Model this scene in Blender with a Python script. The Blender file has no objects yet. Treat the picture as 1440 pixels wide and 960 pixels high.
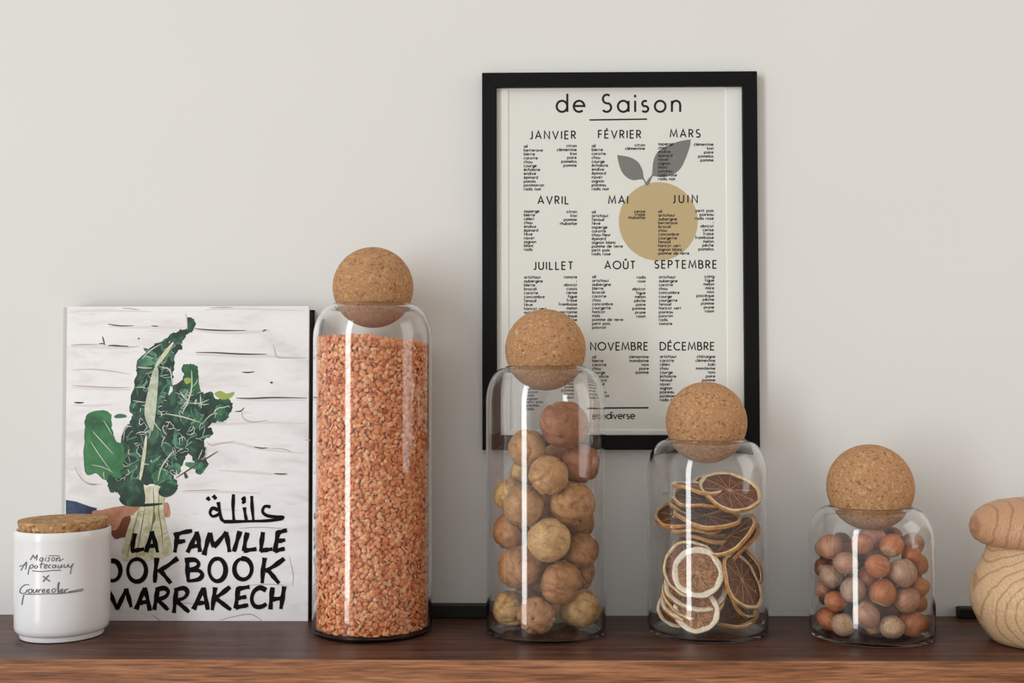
import bpy, math, random
import numpy as np
from mathutils import Vector, Matrix, noise

# ------------------------------------------------------------------ camera, world, light
SC = bpy.context.scene
COL = SC.collection
F_PX = 1602.25
PITCH, YAW, ROLL, CAM_H = 0.03009, 0.01612, -0.00158, 0.21381
WALL_Y, EDGE_Y = 1.02401, 0.86318


def cam_axes():
    cp, sp, cy, sy = math.cos(PITCH), math.sin(PITCH), math.cos(YAW), math.sin(YAW)
    fw = Vector((-sy * cp, cy * cp, sp))
    rt = Vector((cy, sy, 0))
    up = rt.cross(fw)
    cr, sr = math.cos(ROLL), math.sin(ROLL)
    return cr * rt + sr * up, -sr * rt + cr * up, fw


RT, UP, FW = cam_axes()
cam = bpy.data.objects.new('camera', bpy.data.cameras.new('camera'))
COL.objects.link(cam)
cam.matrix_world = Matrix(((RT.x, UP.x, -FW.x, 0), (RT.y, UP.y, -FW.y, 0), (RT.z, UP.z, -FW.z, CAM_H), (0, 0, 0, 1)))
cam.data.sensor_width = 36
cam.data.lens = F_PX * 36 / 1440
cam.data.clip_start = 0.01
SC.camera = cam

SC.view_settings.view_transform = 'Standard'
SC.view_settings.look = 'None'
SC.view_settings.gamma = 1
SC.view_settings.exposure = 0.0
SC.view_settings.use_curve_mapping = False
SC.cycles.max_bounces = 24
SC.cycles.transparent_max_bounces = 48
SC.cycles.transmission_bounces = 16
SC.cycles.glossy_bounces = 8
SC.cycles.use_denoising = True
SC.cycles.sample_clamp_indirect = 40
SC.cycles.caustics_refractive = True
SC.cycles.blur_glossy = 0.3

world = bpy.data.worlds.new('room_light')
SC.world = world
world.use_nodes = True
wn, wl = world.node_tree.nodes, world.node_tree.links
bg = wn['Background']
tc = wn.new('ShaderNodeTexCoord')
nrm = wn.new('ShaderNodeVectorMath'); nrm.operation = 'DOT_PRODUCT'
nrm.inputs[1].default_value = (-0.62, -0.55, 0.56)
wl.new(tc.outputs['Generated'], nrm.inputs[0])
wr = wn.new('ShaderNodeMapRange')
wr.inputs['From Min'].default_value = -1; wr.inputs['From Max'].default_value = 1
wl.new(nrm.outputs['Value'], wr.inputs['Value'])
wc = wn.new('ShaderNodeValToRGB')
wc.color_ramp.elements[0].color = (0.27, 0.19, 0.14, 1)
wc.color_ramp.elements[1].color = (0.92, 0.92, 0.90, 1)
e = wc.color_ramp.elements.new(0.55); e.color = (0.50, 0.41, 0.33, 1)
wl.new(wr.outputs['Result'], wc.inputs['Fac'])
wl.new(wc.outputs['Color'], bg.inputs['Color'])
bg.inputs['Strength'].default_value = 0.93


def area_light(name, loc, target, sx, sy, watts, color):
    l = bpy.data.lights.new(name, 'AREA')
    l.shape = 'RECTANGLE'; l.size = sx; l.size_y = sy; l.energy = watts; l.color = color
    o = bpy.data.objects.new(name, l)
    COL.objects.link(o)
    o.location = loc
    d = Vector(target) - Vector(loc)
    o.rotation_euler = d.to_track_quat('-Z', 'Y').to_euler()
    return o


# tall narrow window to the left in front of the shelf
area_light('window_daylight', (-2.65, -1.97, 0.85), (0.07, 0.96, 0.20), 0.70, 3.6, 74.0, (0.95, 0.99, 1.0))
# added soft fill from the right, evening out the wall and jar highlights
area_light('side_fill', (1.75, 0.62, 0.60), (0.2, 0.95, 0.25), 0.90, 1.30, 7.0, (1.0, 0.99, 0.97))


# ------------------------------------------------------------------ helpers
def ray(px, py):
    return (RT * ((px - 720) / F_PX) - UP * ((py - 480) / F_PX) + FW)


def at(px, py, Y):
    d = ray(px, py)
    t = Y / d.y
    return Vector((d.x * t, Y, CAM_H + d.z * t))


def on_cyl(px, py, cx, cy, r):
    d = ray(px, py)
    a = d.x * d.x + d.y * d.y
    b = -2 * (d.x * cx + d.y * cy)
    c = cx * cx + cy * cy - r * r
    t = (-b - math.sqrt(max(0, b * b - 4 * a * c))) / (2 * a)
    return Vector((d.x * t, d.y * t, CAM_H + d.z * t))


class MB:
    def __init__(self):
        self.v, self.f, self.m = [], [], []

    def add(self, vs, fs, mi=0):
        n = len(self.v)
        self.v += [tuple(p) for p in vs]
        self.f += [tuple(i + n for i in q) for q in fs]
        self.m += [mi] * len(fs)

    def box(self, x0, x1, y0, y1, z0, z1, mi=0):
        v = [(x, y, z) for z in (z0, z1) for y in (y0, y1) for x in (x0, x1)]
        self.add(v, [(0, 2, 3, 1), (4, 5, 7, 6), (0, 1, 5, 4), (2, 6, 7, 3), (0, 4, 6, 2), (1, 3, 7, 5)], mi)

    def lathe(self, prof, n=96, mi=None, cx=0, cy=0):
        """closed or axis-ended profile [(r,z)], mi: function of segment index"""
        vs, idx = [], []
        for (r, z) in prof:
            if r < 1e-7:
                idx.append([len(vs)] * n); vs.append((cx, cy, z))
            else:
                s = len(vs)
                vs += [(cx + r * math.cos(2 * math.pi * k / n), cy + r * math.sin(2 * math.pi * k / n), z) for k in range(n)]
                idx.append(list(range(s, s + n)))
        base = len(self.v)
        self.v += vs
        for i in range(len(prof) - 1):
            a, b = idx[i], idx[i + 1]
            for k in range(n):
                k2 = (k + 1) % n
                q = []
                for w in (a[k], a[k2], b[k2], b[k]):
                    if w + base not in q:
                        q.append(w + base)
                if len(q) > 2:
                    self.f.append(tuple(q)); self.m.append(mi(i) if mi else 0)

    def build(self, name, mats, parent=None, smooth=False, loc=None):
        me = bpy.data.meshes.new(name)
        me.from_pydata(self.v, [], self.f)
        for m in (mats if isinstance(mats, (list, tuple)) else [mats]):
            me.materials.append(m)
        if len(set(self.m)) > 1:
            me.polygons.foreach_set('material_index', self.m)
        if smooth:
            me.polygons.foreach_set('use_smooth', [True] * len(me.polygons))
        me.update()
        o = bpy.data.objects.new(name, me)
        COL.objects.link(o)
        if parent:
            o.parent = parent
        if loc is not None:
            o.location = loc
        return o


def bevel(o, w, seg=2):
    m = o.modifiers.new('bevel', 'BEVEL')
    m.width = w; m.segments = seg; m.limit_method = 'ANGLE'
    return o


def smooth_angle(o, deg=40):
    me = o.data
    me.polygons.foreach_set('use_smooth', [True] * len(me.polygons))
    me.set_sharp_from_angle(angle=math.radians(deg))
    return o


def tag(o, label, cat=None, group=None, kind=None):
    o['label'] = label
    if cat: o['category'] = cat
    if group: o['group'] = group
    if kind: o['kind'] = kind
    return o


def empty(name, loc=(0, 0, 0)):
    o = bpy.data.objects.new(name, None)
    o.empty_display_size = 0.02
    COL.objects.link(o)
    o.location = loc
    return o


def srgb(r, g, b):
    f = lambda c: (c / 12.92) if c <= 0.04045 else ((c + 0.055) / 1.055) ** 2.4
    return (f(r / 255), f(g / 255), f(b / 255), 1)


class Mat:
    def __init__(self, name, color=(200, 200, 200), rough=0.5, spec=0.5):
        self.m = bpy.data.materials.new(name)
        self.m.use_nodes = True
        self.n, self.l = self.m.node_tree.nodes, self.m.node_tree.links
        self.b = self.n['Principled BSDF']
        self.b.inputs['Base Color'].default_value = srgb(*color)
        self.b.inputs['Roughness'].default_value = rough
        self.b.inputs['Specular IOR Level'].default_value = spec

    def node(self, t, **kw):
        n = self.n.new(t)
        for k, v in kw.items():
            if k.startswith('i_'):
                n.inputs[k[2:].replace('_', ' ')].default_value = v
            else:
                setattr(n, k, v)
        return n

    def link(self, a, b):
        self.l.new(a, b)

    def coords(self, scale=(1, 1, 1), rot=(0, 0, 0), loc=(0, 0, 0), kind='Object'):
        t = self.node('ShaderNodeTexCoord')
        mp = self.node('ShaderNodeMapping')
        mp.inputs['Scale'].default_value = scale
        mp.inputs['Rotation'].default_value = rot
        mp.inputs['Location'].default_value = loc
        self.link(t.outputs[kind], mp.inputs['Vector'])
        return mp.outputs['Vector']

    def ramp(self, fac, stops):
        r = self.node('ShaderNodeValToRGB')
        el = r.color_ramp.elements
        while len(el) < len(stops):
            el.new(0.5)
        for e_, (p, c) in zip(el, stops):
            e_.position = p
            e_.color = srgb(*c) if len(c) == 3 else c
        self.link(fac, r.inputs['Fac'])
        return r.outputs['Color']

    def noise(self, vec, scale, detail=3, rough=0.5, dist=0.0):
        n = self.node('ShaderNodeTexNoise')
        n.inputs['Scale'].default_value = scale
        n.inputs['Detail'].default_value = detail
        n.inputs['Roughness'].default_value = rough
        n.inputs['Distortion'].default_value = dist
        if vec is not None:
            self.link(vec, n.inputs['Vector'])
        return n.outputs['Fac']

    def mix(self, fac, a, b, mode='MIX'):
        x = self.node('ShaderNodeMix', data_type='RGBA', blend_type=mode)
        for s, v in ((x.inputs[0], fac), (x.inputs[6], a), (x.inputs[7], b)):
            if isinstance(v, (int, float)):
                s.default_value = v
            elif isinstance(v, tuple):
                s.default_value = srgb(*v) if len(v) == 3 else v
            else:
                self.link(v, s)
        return x.outputs[2]

    def color(self, c):
        self.link(c, self.b.inputs['Base Color'])
        return self

    def bump(self, h, strength=0.3, dist=0.001):
        b = self.node('ShaderNodeBump')
        b.inputs['Strength'].default_value = strength
        b.inputs['Distance'].default_value = dist
        self.link(h, b.inputs['Height'])
        self.link(b.outputs['Normal'], self.b.inputs['Normal'])
        return self


# ------------------------------------------------------------------ materials
M_ink = Mat('printed_ink', (14, 14, 13), 0.7, 0.2).m

_w = Mat('wall_paint', (225, 226, 223), 0.85, 0.2)
_v = _w.coords()
_w.color(_w.ramp(_w.noise(_v, 2.2, 3), [(0.3, (223, 224, 221)), (0.7, (228, 228, 226))]))
_w.bump(_w.noise(_v, 90, 4), 0.12, 0.0008)
M_wall = _w.m


def walnut(name, c0, c1, c2, rough, rot, sx):
    m = Mat(name, (80, 50, 40), rough, 0.32)
    v = m.coords(scale=(sx, 1, 1), rot=rot)
    n1 = m.noise(v, 110, 6, 0.7, 1.0)
    n2 = m.noise(v, 520, 4, 0.6)
    c = m.ramp(n1, [(0.30, c0), (0.5, c1), (0.72, c2)])
    f = m.ramp(n2, [(0.35, (150, 140, 135)), (0.6, (255, 255, 255))])
    m.color(m.mix(0.75, c, f, 'MULTIPLY'))
    m.bump(n2, 0.12, 0.0004)
    return m.m


M_walnut = walnut('walnut_top', (54, 30, 23), (90, 54, 42), (132, 88, 68), 0.40, (0, 0, 0), 0.05)
M_walnut_edge = walnut('walnut_edge', (112, 72, 48), (166, 112, 78), (196, 144, 106), 0.5, (0, math.radians(-7), 0), 0.05)

_b = Mat('black_painted_wood', (14, 15, 17), 0.55, 0.3)
M_black = _b.m
_b.b.inputs['Base Color'].default_value = srgb(9, 10, 12); _b.b.inputs['Specular IOR Level'].default_value = 0.18
M_black_metal = Mat('black_metal', (10, 10, 11), 0.5, 0.4).m
M_paper = Mat('poster_paper', (229, 229, 225), 0.8, 0.2).m
M_mount = Mat('mount_board', (234, 234, 231), 0.85, 0.2).m
M_fruit = Mat('fruit_print', (195, 174, 133), 0.8, 0.2).m
M_leafprint = Mat('grey_leaf_print', (124, 124, 121), 0.8, 0.2).m


def thin_glass(name, tint=(1, 1, 1, 1), f0=0.035, top=0.9):
    """thin clear glass: see-through with a mirror-like share that grows at grazing angles"""
    m = bpy.data.materials.new(name)
    m.use_nodes = True
    n, l = m.node_tree.nodes, m.node_tree.links
    n.remove(n['Principled BSDF'])
    out = n['Material Output']
    lw = n.new('ShaderNodeLayerWeight'); lw.inputs['Blend'].default_value = 0.5
    pw = n.new('ShaderNodeMath'); pw.operation = 'POWER'; pw.inputs[1].default_value = 5.0
    l.new(lw.outputs['Facing'], pw.inputs[0])
    mr = n.new('ShaderNodeMapRange'); mr.inputs['To Min'].default_value = f0; mr.inputs['To Max'].default_value = top
    l.new(pw.outputs[0], mr.inputs['Value'])
    tr = n.new('ShaderNodeBsdfTransparent'); tr.inputs['Color'].default_value = tint
    gl = n.new('ShaderNodeBsdfGlossy'); gl.inputs['Roughness'].default_value = 0.012
    gl.inputs['Color'].default_value = (1, 1, 1, 1)
    mx = n.new('ShaderNodeMixShader')
    l.new(mr.outputs[0], mx.inputs[0]); l.new(tr.outputs[0], mx.inputs[1]); l.new(gl.outputs[0], mx.inputs[2])
    l.new(mx.outputs[0], out.inputs['Surface'])
    return m


M_glass = thin_glass('jar_glass', (0.985, 0.988, 0.985, 1))
M_pane = thin_glass('pane_glass', (0.995, 0.998, 0.995, 1), 0.014, 0.8)
_g = Mat('clear_glass', (255, 255, 255), 0.0, 0.5)
_g.b.inputs['Transmission Weight'].default_value = 1.0
_g.b.inputs['IOR'].default_value = 1.47
M_thick = _g.m
M_glass = M_thick


def cork(name, base, dark, light, scale):
    m = Mat(name, base, 0.85, 0.25)
    v = m.coords()
    vo = m.node('ShaderNodeTexVoronoi'); vo.inputs['Scale'].default_value = scale
    vo.inputs['Randomness'].default_value = 1
    dist = m.node('ShaderNodeVectorMath', operation='ADD')
    nz = m.node('ShaderNodeTexNoise'); nz.inputs['Scale'].default_value = scale * 0.8
    m.link(v, nz.inputs['Vector'])
    sc_ = m.node('ShaderNodeVectorMath', operation='SCALE'); sc_.inputs['Scale'].default_value = 0.8 / scale
    m.link(nz.outputs['Color'], sc_.inputs[0])
    m.link(v, dist.inputs[0]); m.link(sc_.outputs[0], dist.inputs[1])
    m.link(dist.outputs[0], vo.inputs['Vector'])
    sep = m.node('ShaderNodeSeparateColor'); m.link(vo.outputs['Color'], sep.inputs[0])
    c = m.ramp(sep.outputs[0], [(0.0, dark), (0.16, base), (0.75, base), (1.0, light)])
    fl = m.ramp(m.noise(v, scale * 1.9, 3, 0.6), [(0.32, (120, 82, 54)), (0.40, (228, 222, 216)), (0.62, (255, 255, 255))])
    m.color(m.mix(0.8, c, fl, 'MULTIPLY'))
    m.bump(sep.outputs[1], 0.25, 0.0004)
    return m.m


M_cork = cork('cork_ball', (186, 142, 102), (150, 108, 74), (206, 166, 124), 540)
M_cork_lid = cork('cork_lid', (182, 142, 100), (128, 88, 54), (220, 180, 130), 330)
M_ceramic = Mat('white_ceramic', (232, 233, 236), 0.22, 0.5).m
M_grey_ink = Mat('grey_lettering', (104, 106, 112), 0.5, 0.3).m

_m = Mat('red_lentil', (220, 140, 95), 0.6, 0.3)
_geo = _m.node('ShaderNodeNewGeometry')
_m.color(_m.ramp(_geo.outputs['Random Per Island'], [(0.0, (214, 122, 70)), (0.35, (238, 154, 100)), (0.7, (244, 170, 120)), (1.0, (250, 198, 152))]))
_m.b.inputs['Subsurface Weight'].default_value = 0.0
M_lentil = _m.m


def dried_lime():
    m = Mat('dried_lime_skin', (180, 130, 80), 0.55, 0.35)
    v = m.coords()
    oi = m.node('ShaderNodeObjectInfo')
    lo = m.node('ShaderNodeVectorMath', operation='SCALE'); lo.inputs['Scale'].default_value = 90
    m.link(oi.outputs['Location'], lo.inputs[0])
    add = m.node('ShaderNodeVectorMath', operation='ADD')
    m.link(v, add.inputs[0]); m.link(lo.outputs[0], add.inputs[1])
    n1 = m.noise(add.outputs[0], 2.6, 5, 0.62, 0.6)
    n2 = m.noise(add.outputs[0], 17, 3, 0.55)
    f = m.ramp(n1, [(0.30, (178, 150, 128)), (0.5, (238, 230, 222)), (0.72, (255, 255, 250))])
    c = m.mix(0.85, oi.outputs['Color'], f, 'MULTIPLY')
    f2 = m.ramp(n2, [(0.34, (190, 175, 165)), (0.5, (255, 255, 255))])
    m.color(m.mix(0.6, c, f2, 'MULTIPLY'))
    m.bump(n2, 0.3, 0.0004)
    return m.m


M_lime = dried_lime()
M_scar = Mat('lime_scar', (105, 72, 44), 0.8, 0.2).m
M_scar_pale = Mat('lime_scar_pale', (226, 200, 150), 0.7, 0.2).m


def nut():
    m = Mat('hazelnut_shell', (170, 100, 60), 0.42, 0.4)
    v = m.coords()
    oi = m.node('ShaderNodeObjectInfo')
    sp = m.node('ShaderNodeSeparateXYZ'); m.link(v, sp.inputs[0])
    at2 = m.node('ShaderNodeMath', operation='ARCTAN2'); m.link(sp.outputs[0], at2.inputs[0]); m.link(sp.outputs[1], at2.inputs[1])
    st = m.noise(None, 9, 3, 0.6)
    cmb = m.node('ShaderNodeCombineXYZ')
    m.link(at2.outputs[0], cmb.inputs[0]); m.link(oi.outputs['Random'], cmb.inputs[1])
    m.link(cmb.outputs[0], m.n[-3].inputs['Vector'] if False else st.node.inputs['Vector'])
    f = m.ramp(st, [(0.3, (205, 190, 180)), (0.6, (255, 255, 255))])
    n1 = m.noise(v, 3.5, 4, 0.6)
    f2 = m.ramp(n1, [(0.3, (215, 205, 200)), (0.65, (255, 255, 255))])
    c = m.mix(0.8, oi.outputs['Color'], f, 'MULTIPLY')
    m.color(m.mix(0.8, c, f2, 'MULTIPLY'))
    return m.m


M_nut = nut()
_n = Mat('hazelnut_base', (196, 158, 122), 0.85, 0.2)
_v = _n.coords()
_n.color(_n.ramp(_n.noise(_v, 14, 3), [(0.35, (160, 118, 86)), (0.65, (214, 182, 146))]))
M_nutbase = _n.m


def rind(name, a, b):
    m = Mat(name, a, 0.6, 0.3)
    v = m.coords()
    m.color(m.ramp(m.noise(v, 7, 4, 0.6), [(0.3, b), (0.55, a)]))
    m.bump(m.noise(v, 18, 2), 0.4, 0.0004)
    return m.m


def flesh(name, a, b, tr):
    m = Mat(name, a, 0.45, 0.4)
    v = m.coords()
    c = m.ramp(m.noise(v, 6.5, 5, 0.65, 0.6), [(0.34, b), (0.52, a), (0.72, tr)])
    m.color(c)
    m.bump(m.noise(v, 12, 3), 0.6, 0.0008)
    m.b.inputs['Subsurface Weight'].default_value = 0.0
    return m.m


M_pith = rind('pale_pith', (246, 238, 220), (226, 200, 158))
M_pith_tan = rind('tan_pith', (242, 222, 184), (218, 178, 124))
M_peel = rind('orange_peel', (204, 142, 70), (158, 96, 44))
M_flesh_amber = flesh('amber_flesh', (160, 104, 58), (88, 54, 32), (206, 158, 104))
M_flesh_brown = flesh('brown_flesh', (122, 74, 50), (72, 42, 30), (160, 104, 70))
M_membrane = Mat('membrane', (190, 146, 104), 0.6, 0.3).m


def turned_wood(name, c0, c1, centre, sc):
    m = Mat(name, c0, 0.5, 0.3)
    v = m.coords(loc=centre)
    d = m.noise(v, 26, 2)
    wv = m.node('ShaderNodeTexWave', wave_type='RINGS', rings_direction='Y')
    wv.inputs['Scale'].default_value = sc
    wv.inputs['Distortion'].default_value = 2.2
    wv.inputs['Detail'].default_value = 2
    wv.inputs['Detail Scale'].default_value = 1.2
    m.link(v, wv.inputs['Vector'])
    c = m.ramp(wv.outputs['Fac'], [(0.0, c1), (0.16, c0), (1.0, c0)])
    fv = m.coords(scale=(6, 6, 0.5))
    f = m.ramp(m.noise(fv, 300, 3), [(0.34, (200, 182, 165)), (0.55, (255, 255, 255))])
    m.color(m.mix(0.7, c, f, 'MULTIPLY'))
    return m.m


M_mush_stem = turned_wood('pale_turned_wood', (216, 182, 144), (188, 148, 110), (0.012, 0, -0.03), 62)
M_mush_cap = turned_wood('warm_turned_wood', (200, 156, 122), (178, 130, 98), (-0.012, 0, -0.082), 46)

# book materials
_c = Mat('cover_print_white_brick', (228, 226, 228), 0.42, 0.4)
_v = _c.coords(scale=(1, 1, 3.2))
_n1 = _c.noise(_v, 14, 5, 0.6, 0.5)
_c1 = _c.ramp(_n1, [(0.34, (226, 223, 225)), (0.46, (240, 239, 241)), (0.6, (246, 246, 248)), (0.74, (238, 233, 231))])
_v2 = _c.coords(scale=(0.6, 1, 6))
_c2 = _c.ramp(_c.noise(_v2, 30, 4, 0.65, 0.8), [(0.28, (222, 213, 208)), (0.37, (252, 252, 252))])
_c.color(_c.mix(0.55, _c1, _c2, 'MULTIPLY'))
M_cover = _c.m
M_spine = Mat('spine_cloth', (192, 192, 186), 0.7, 0.3).m
M_pages = Mat('black_page_edges', (12, 12, 11), 0.7, 0.2).m
M_board = Mat('cover_board_edge', (228, 228, 226), 0.6, 0.3).m


def printed_leaf(name, a, b, c, sc=55):
    m = Mat(name, a, 0.45, 0.4)
    v = m.coords()
    n1 = m.noise(v, sc, 5, 0.62, 1.2)
    m.color(m.ramp(n1, [(0.32, b), (0.5, a), (0.66, c), (0.74, a)]))
    return m.m


M_leaf_dark = printed_leaf('print_dark_green', (32, 66, 52), (22, 36, 38), (66, 116, 88))
M_leaf_mid = printed_leaf('print_mid_green', (46, 112, 66), (36, 84, 54), (66, 132, 82), 30)
M_leaf_deep = Mat('print_deep', (30, 48, 46), 0.45, 0.4).m
M_leaf_glow = Mat('print_teal_highlight', (150, 186, 172), 0.45, 0.4).m
M_leaf_green2 = printed_leaf('print_green', (64, 122, 86), (42, 88, 64), (98, 154, 118), 60)
M_leaf_light = Mat('print_light_green', (104, 150, 124), 0.45, 0.4).m
M_leaf_dim = printed_leaf('print_blue_green', (58, 96, 82), (34, 58, 54), (96, 144, 124), 60)
M_vein = Mat('print_pale_vein', (200, 208, 190), 0.45, 0.4).m
M_lime_bit = Mat('print_lime_green', (158, 178, 84), 0.45, 0.4).m
M_stem1 = printed_leaf('print_stem', (208, 208, 176), (168, 172, 118), (232, 230, 212), 80)
M_stalk = printed_leaf('print_stalk', (188, 198, 174), (158, 172, 142), (214, 220, 204), 70)
M_stem2 = Mat('print_stem_shadow', (112, 116, 70), 0.45, 0.4).m
M_skin = printed_leaf('print_skin', (196, 142, 114), (164, 106, 82), (216, 168, 142), 40)
M_skin_dark = Mat('print_skin_shadow', (120, 72, 52), 0.45, 0.4).m
M_sleeve = printed_leaf('print_sleeve', (46, 62, 96), (34, 46, 74), (62, 80, 116), 60)
M_crack = Mat('print_crack', (184, 168, 158), 0.45, 0.4).m
M_brickedge = Mat('print_brick_edge', (226, 221, 221), 0.45, 0.4).m
M_crack_dark = Mat('print_crack_dark', (84, 68, 58), 0.45, 0.4).m
M_brush = Mat('brush_lettering', (13, 12, 11), 0.6, 0.12).m


# ------------------------------------------------------------------ stroke drawing
def arc(cx, cy, rx, ry, a0, a1, n=14):
    return [(cx + rx * math.cos(math.radians(a0 + (a1 - a0) * k / n)), cy + ry * math.sin(math.radians(a0 + (a1 - a0) * k / n))) for k in range(n + 1)]


def ribbon(mb, pts, w, fmap, closed=False, wf=None, mi=0):
    """a flat stroke of width w along 2-D pts; fmap(u,v) -> 3-D; wf(t) scales the width"""
    P = [Vector(p) for p in pts]
    n = len(P)
    L, R_ = [], []
    for i in range(n):
        if closed:
            a, b = P[(i - 1) % n], P[(i + 1) % n]
            d0, d1 = (P[i] - a), (b - P[i])
        else:
            d0 = P[i] - P[i - 1] if i else P[1] - P[0]
            d1 = P[i + 1] - P[i] if i < n - 1 else d0
        d0 = d0.normalized() if d0.length > 1e-12 else Vector((1, 0))
        d1 = d1.normalized() if d1.length > 1e-12 else d0
        t = d0 + d1
        t = t.normalized() if t.length > 1e-6 else d0
        nr = Vector((-t.y, t.x))
        c = max(0.45, nr.dot(Vector((-d1.y, d1.x))))
        h = w * 0.5 / c * (wf(i / max(1, n - 1)) if wf else 1)
        L.append(P[i] + nr * h); R_.append(P[i] - nr * h)
    vs = [fmap(*p) for p in L] + [fmap(*p) for p in R_]
    m = n if closed else n - 1
    mb.add(vs, [(i, n + i, n + (i + 1) % n, (i + 1) % n) for i in range(m)], mi)


def spline(pts, k=6, closed=False):
    P = [Vector(p) for p in pts]
    n = len(P)
    out = []
    rng = range(n) if closed else range(n - 1)
    for i in rng:
        if closed:
            a, b, c, d = P[i - 1], P[i], P[(i + 1) % n], P[(i + 2) % n]
        else:
            a, b, c, d = P[max(0, i - 1)], P[i], P[i + 1], P[min(n - 1, i + 2)]
        for s in range(k):
            t = s / k
            out.append(tuple(0.5 * ((2 * b) + (c - a) * t + (2 * a - 5 * b + 4 * c - d) * t * t + (3 * b - a - 3 * c + d) * t ** 3)))
    if not closed:
        out.append(tuple(P[-1]))
    return out


XH = 0.645
OV = arc(0.32, 0.322, 0.31, 0.322, 0, 360, 20)[:-1]
GL = {}


def gl(ch, w, *strokes):
    GL[ch] = (w, strokes)


def C(pts):
    return ('c', pts)


gl(' ', 0.30)
gl('A', .76, [(0, 0), (.38, 1), (.76, 0)], [(.13, .32), (.63, .32)])
gl('B', .54, [(0, 0), (0, 1), (.24, 1)] + arc(.24, .77, .23, .23, 90, -90, 8) + [(0, .54)], [(.22, .54)] + arc(.26, .27, .28, .27, 90, -90, 8) + [(0, 0)])
gl('C', .80, arc(.5, .5, .5, .5, 52, 308, 20))
gl('D', .72, [(0, 0), (0, 1), (.22, 1)] + arc(.22, .5, .5, .5, 90, -90, 14) + [(0, 0)])
gl('E', .46, [(.46, 1), (0, 1), (0, 0), (.46, 0)], [(0, .52), (.43, .52)])
gl('F', .44, [(.44, 1), (0, 1), (0, 0)], [(0, .52), (.41, .52)])
gl('I', .02, [(.01, 0), (.01, 1)])
gl('J', .30, [(.30, 1), (.30, .18)] + arc(.13, .17, .17, .17, 0, -125, 8))
gl('L', .42, [(0, 1), (0, 0), (.42, 0)])
gl('M', .92, [(0, 0), (.12, 1), (.46, .14), (.80, 1), (.92, 0)])
gl('N', .66, [(0, 0), (0, 1), (.66, 0), (.66, 1)])
gl('O', 1.0, C(arc(.5, .5, .5, .5, 0, 360, 28)[:-1]))
gl('P', .50, [(0, 0), (0, 1), (.22, 1)] + arc(.22, .73, .28, .27, 90, -90, 9) + [(0, .46)])
gl('R', .52, [(0, 0), (0, 1), (.22, 1)] + arc(.22, .74, .26, .26, 90, -90, 9) + [(0, .48)], [(.20, .48), (.52, 0)])
gl('S', .52, arc(.26, .75, .23, .25, 48, 252, 10) + [(.30, .49)] + arc(.25, .26, .26, .26, 62, -145, 12))
gl('T', .56, [(0, 1), (.56, 1)], [(.28, 1), (.28, 0)])
gl('U', .60, [(0, 1), (0, .3)] + arc(.3, .3, .3, .3, 180, 360, 10) + [(.60, 1)])
gl('V', .74, [(0, 1), (.37, 0), (.74, 1)])
gl('a', .63, C(OV), [(.63, 0), (.63, XH)])
gl('b', .63, C(OV), [(.0, 0), (.0, 1.05)])
gl('c', .50, arc(.31, .322, .31, .322, 52, 308, 12))
gl('d', .63, C(OV), [(.63, 0), (.63, 1.05)])
gl('e', .62, [(0.02, .34), (.62, .34)] + arc(.31, .322, .31, .322, 4, 312, 16))
gl('f', .34, arc(.26, .88, .15, .17, 70, 180, 6) + [(.11, 0)], [(0, .60), (.32, .60)])
gl('g', .63, C(OV), [(.63, XH), (.63, -.1)] + arc(.33, -.08, .30, .25, 0, -150, 8))
gl('h', .48, [(0, 0), (0, 1.05)], [(0, .38)] + arc(.24, .4, .24, .245, 170, 0, 8) + [(.48, 0)])
gl('i', .02, [(.01, 0), (.01, XH)], [(.01, .84), (.01, .99)])
gl('k', .46, [(0, 0), (0, 1.05)], [(.42, XH), (.02, .28), (.46, 0)])
gl('l', .02, [(.01, 0), (.01, 1.05)])
gl('m', .80, [(0, 0), (0, XH)], arc(.2, .42, .2, .225, 170, 0, 7) + [(.40, 0)], [(.40, .40)] + arc(.6, .42, .2, .225, 170, 0, 7) + [(.80, 0)])
gl('n', .48, [(0, 0), (0, XH)], [(0, .38)] + arc(.24, .4, .24, .245, 170, 0, 8) + [(.48, 0)])
gl('o', .63, C(OV))
gl('p', .63, C(OV), [(0, -.34), (0, XH)])
gl('q', .63, C(OV), [(.63, -.34), (.63, XH)])
gl('r', .26, [(0, 0), (0, XH)], [(0, .38)] + arc(.2, .42, .2, .21, 165, 60, 5))
gl('s', .38, arc(.19, .48, .16, .16, 48, 250, 7) + arc(.19, .17, .19, .17, 70, -145, 8))
gl('t', .30, [(.14, 0), (.14, .88)], [(0, .60), (.30, .60)])
gl('u', .48, [(0, XH), (0, .24)] + arc(.24, .24, .24, .24, 180, 360, 8) + [(.48, XH)], [(.48, XH), (.48, 0)])
gl('v', .52, [(0, XH), (.26, 0), (.52, XH)])
gl('w', .80, [(0, XH), (.2, 0), (.4, XH), (.6, 0), (.8, XH)])
gl('x', .48, [(0, XH), (.48, 0)], [(.48, XH), (0, 0)])
gl('-', .26, [(0, .3), (.26, .3)])
gl('*', .16, C(arc(.08, .34, .05, .05, 0, 360, 8)[:-1]))
ACC = {'é': ('e', 'a'), 'è': ('e', 'g'), 'ê': ('e', 'c'), 'û': ('u', 'c'), 'â': ('a', 'c'), 'ï': ('i', 't'), 'É': ('E', 'a'), 'Û': ('U', 'c')}


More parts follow.
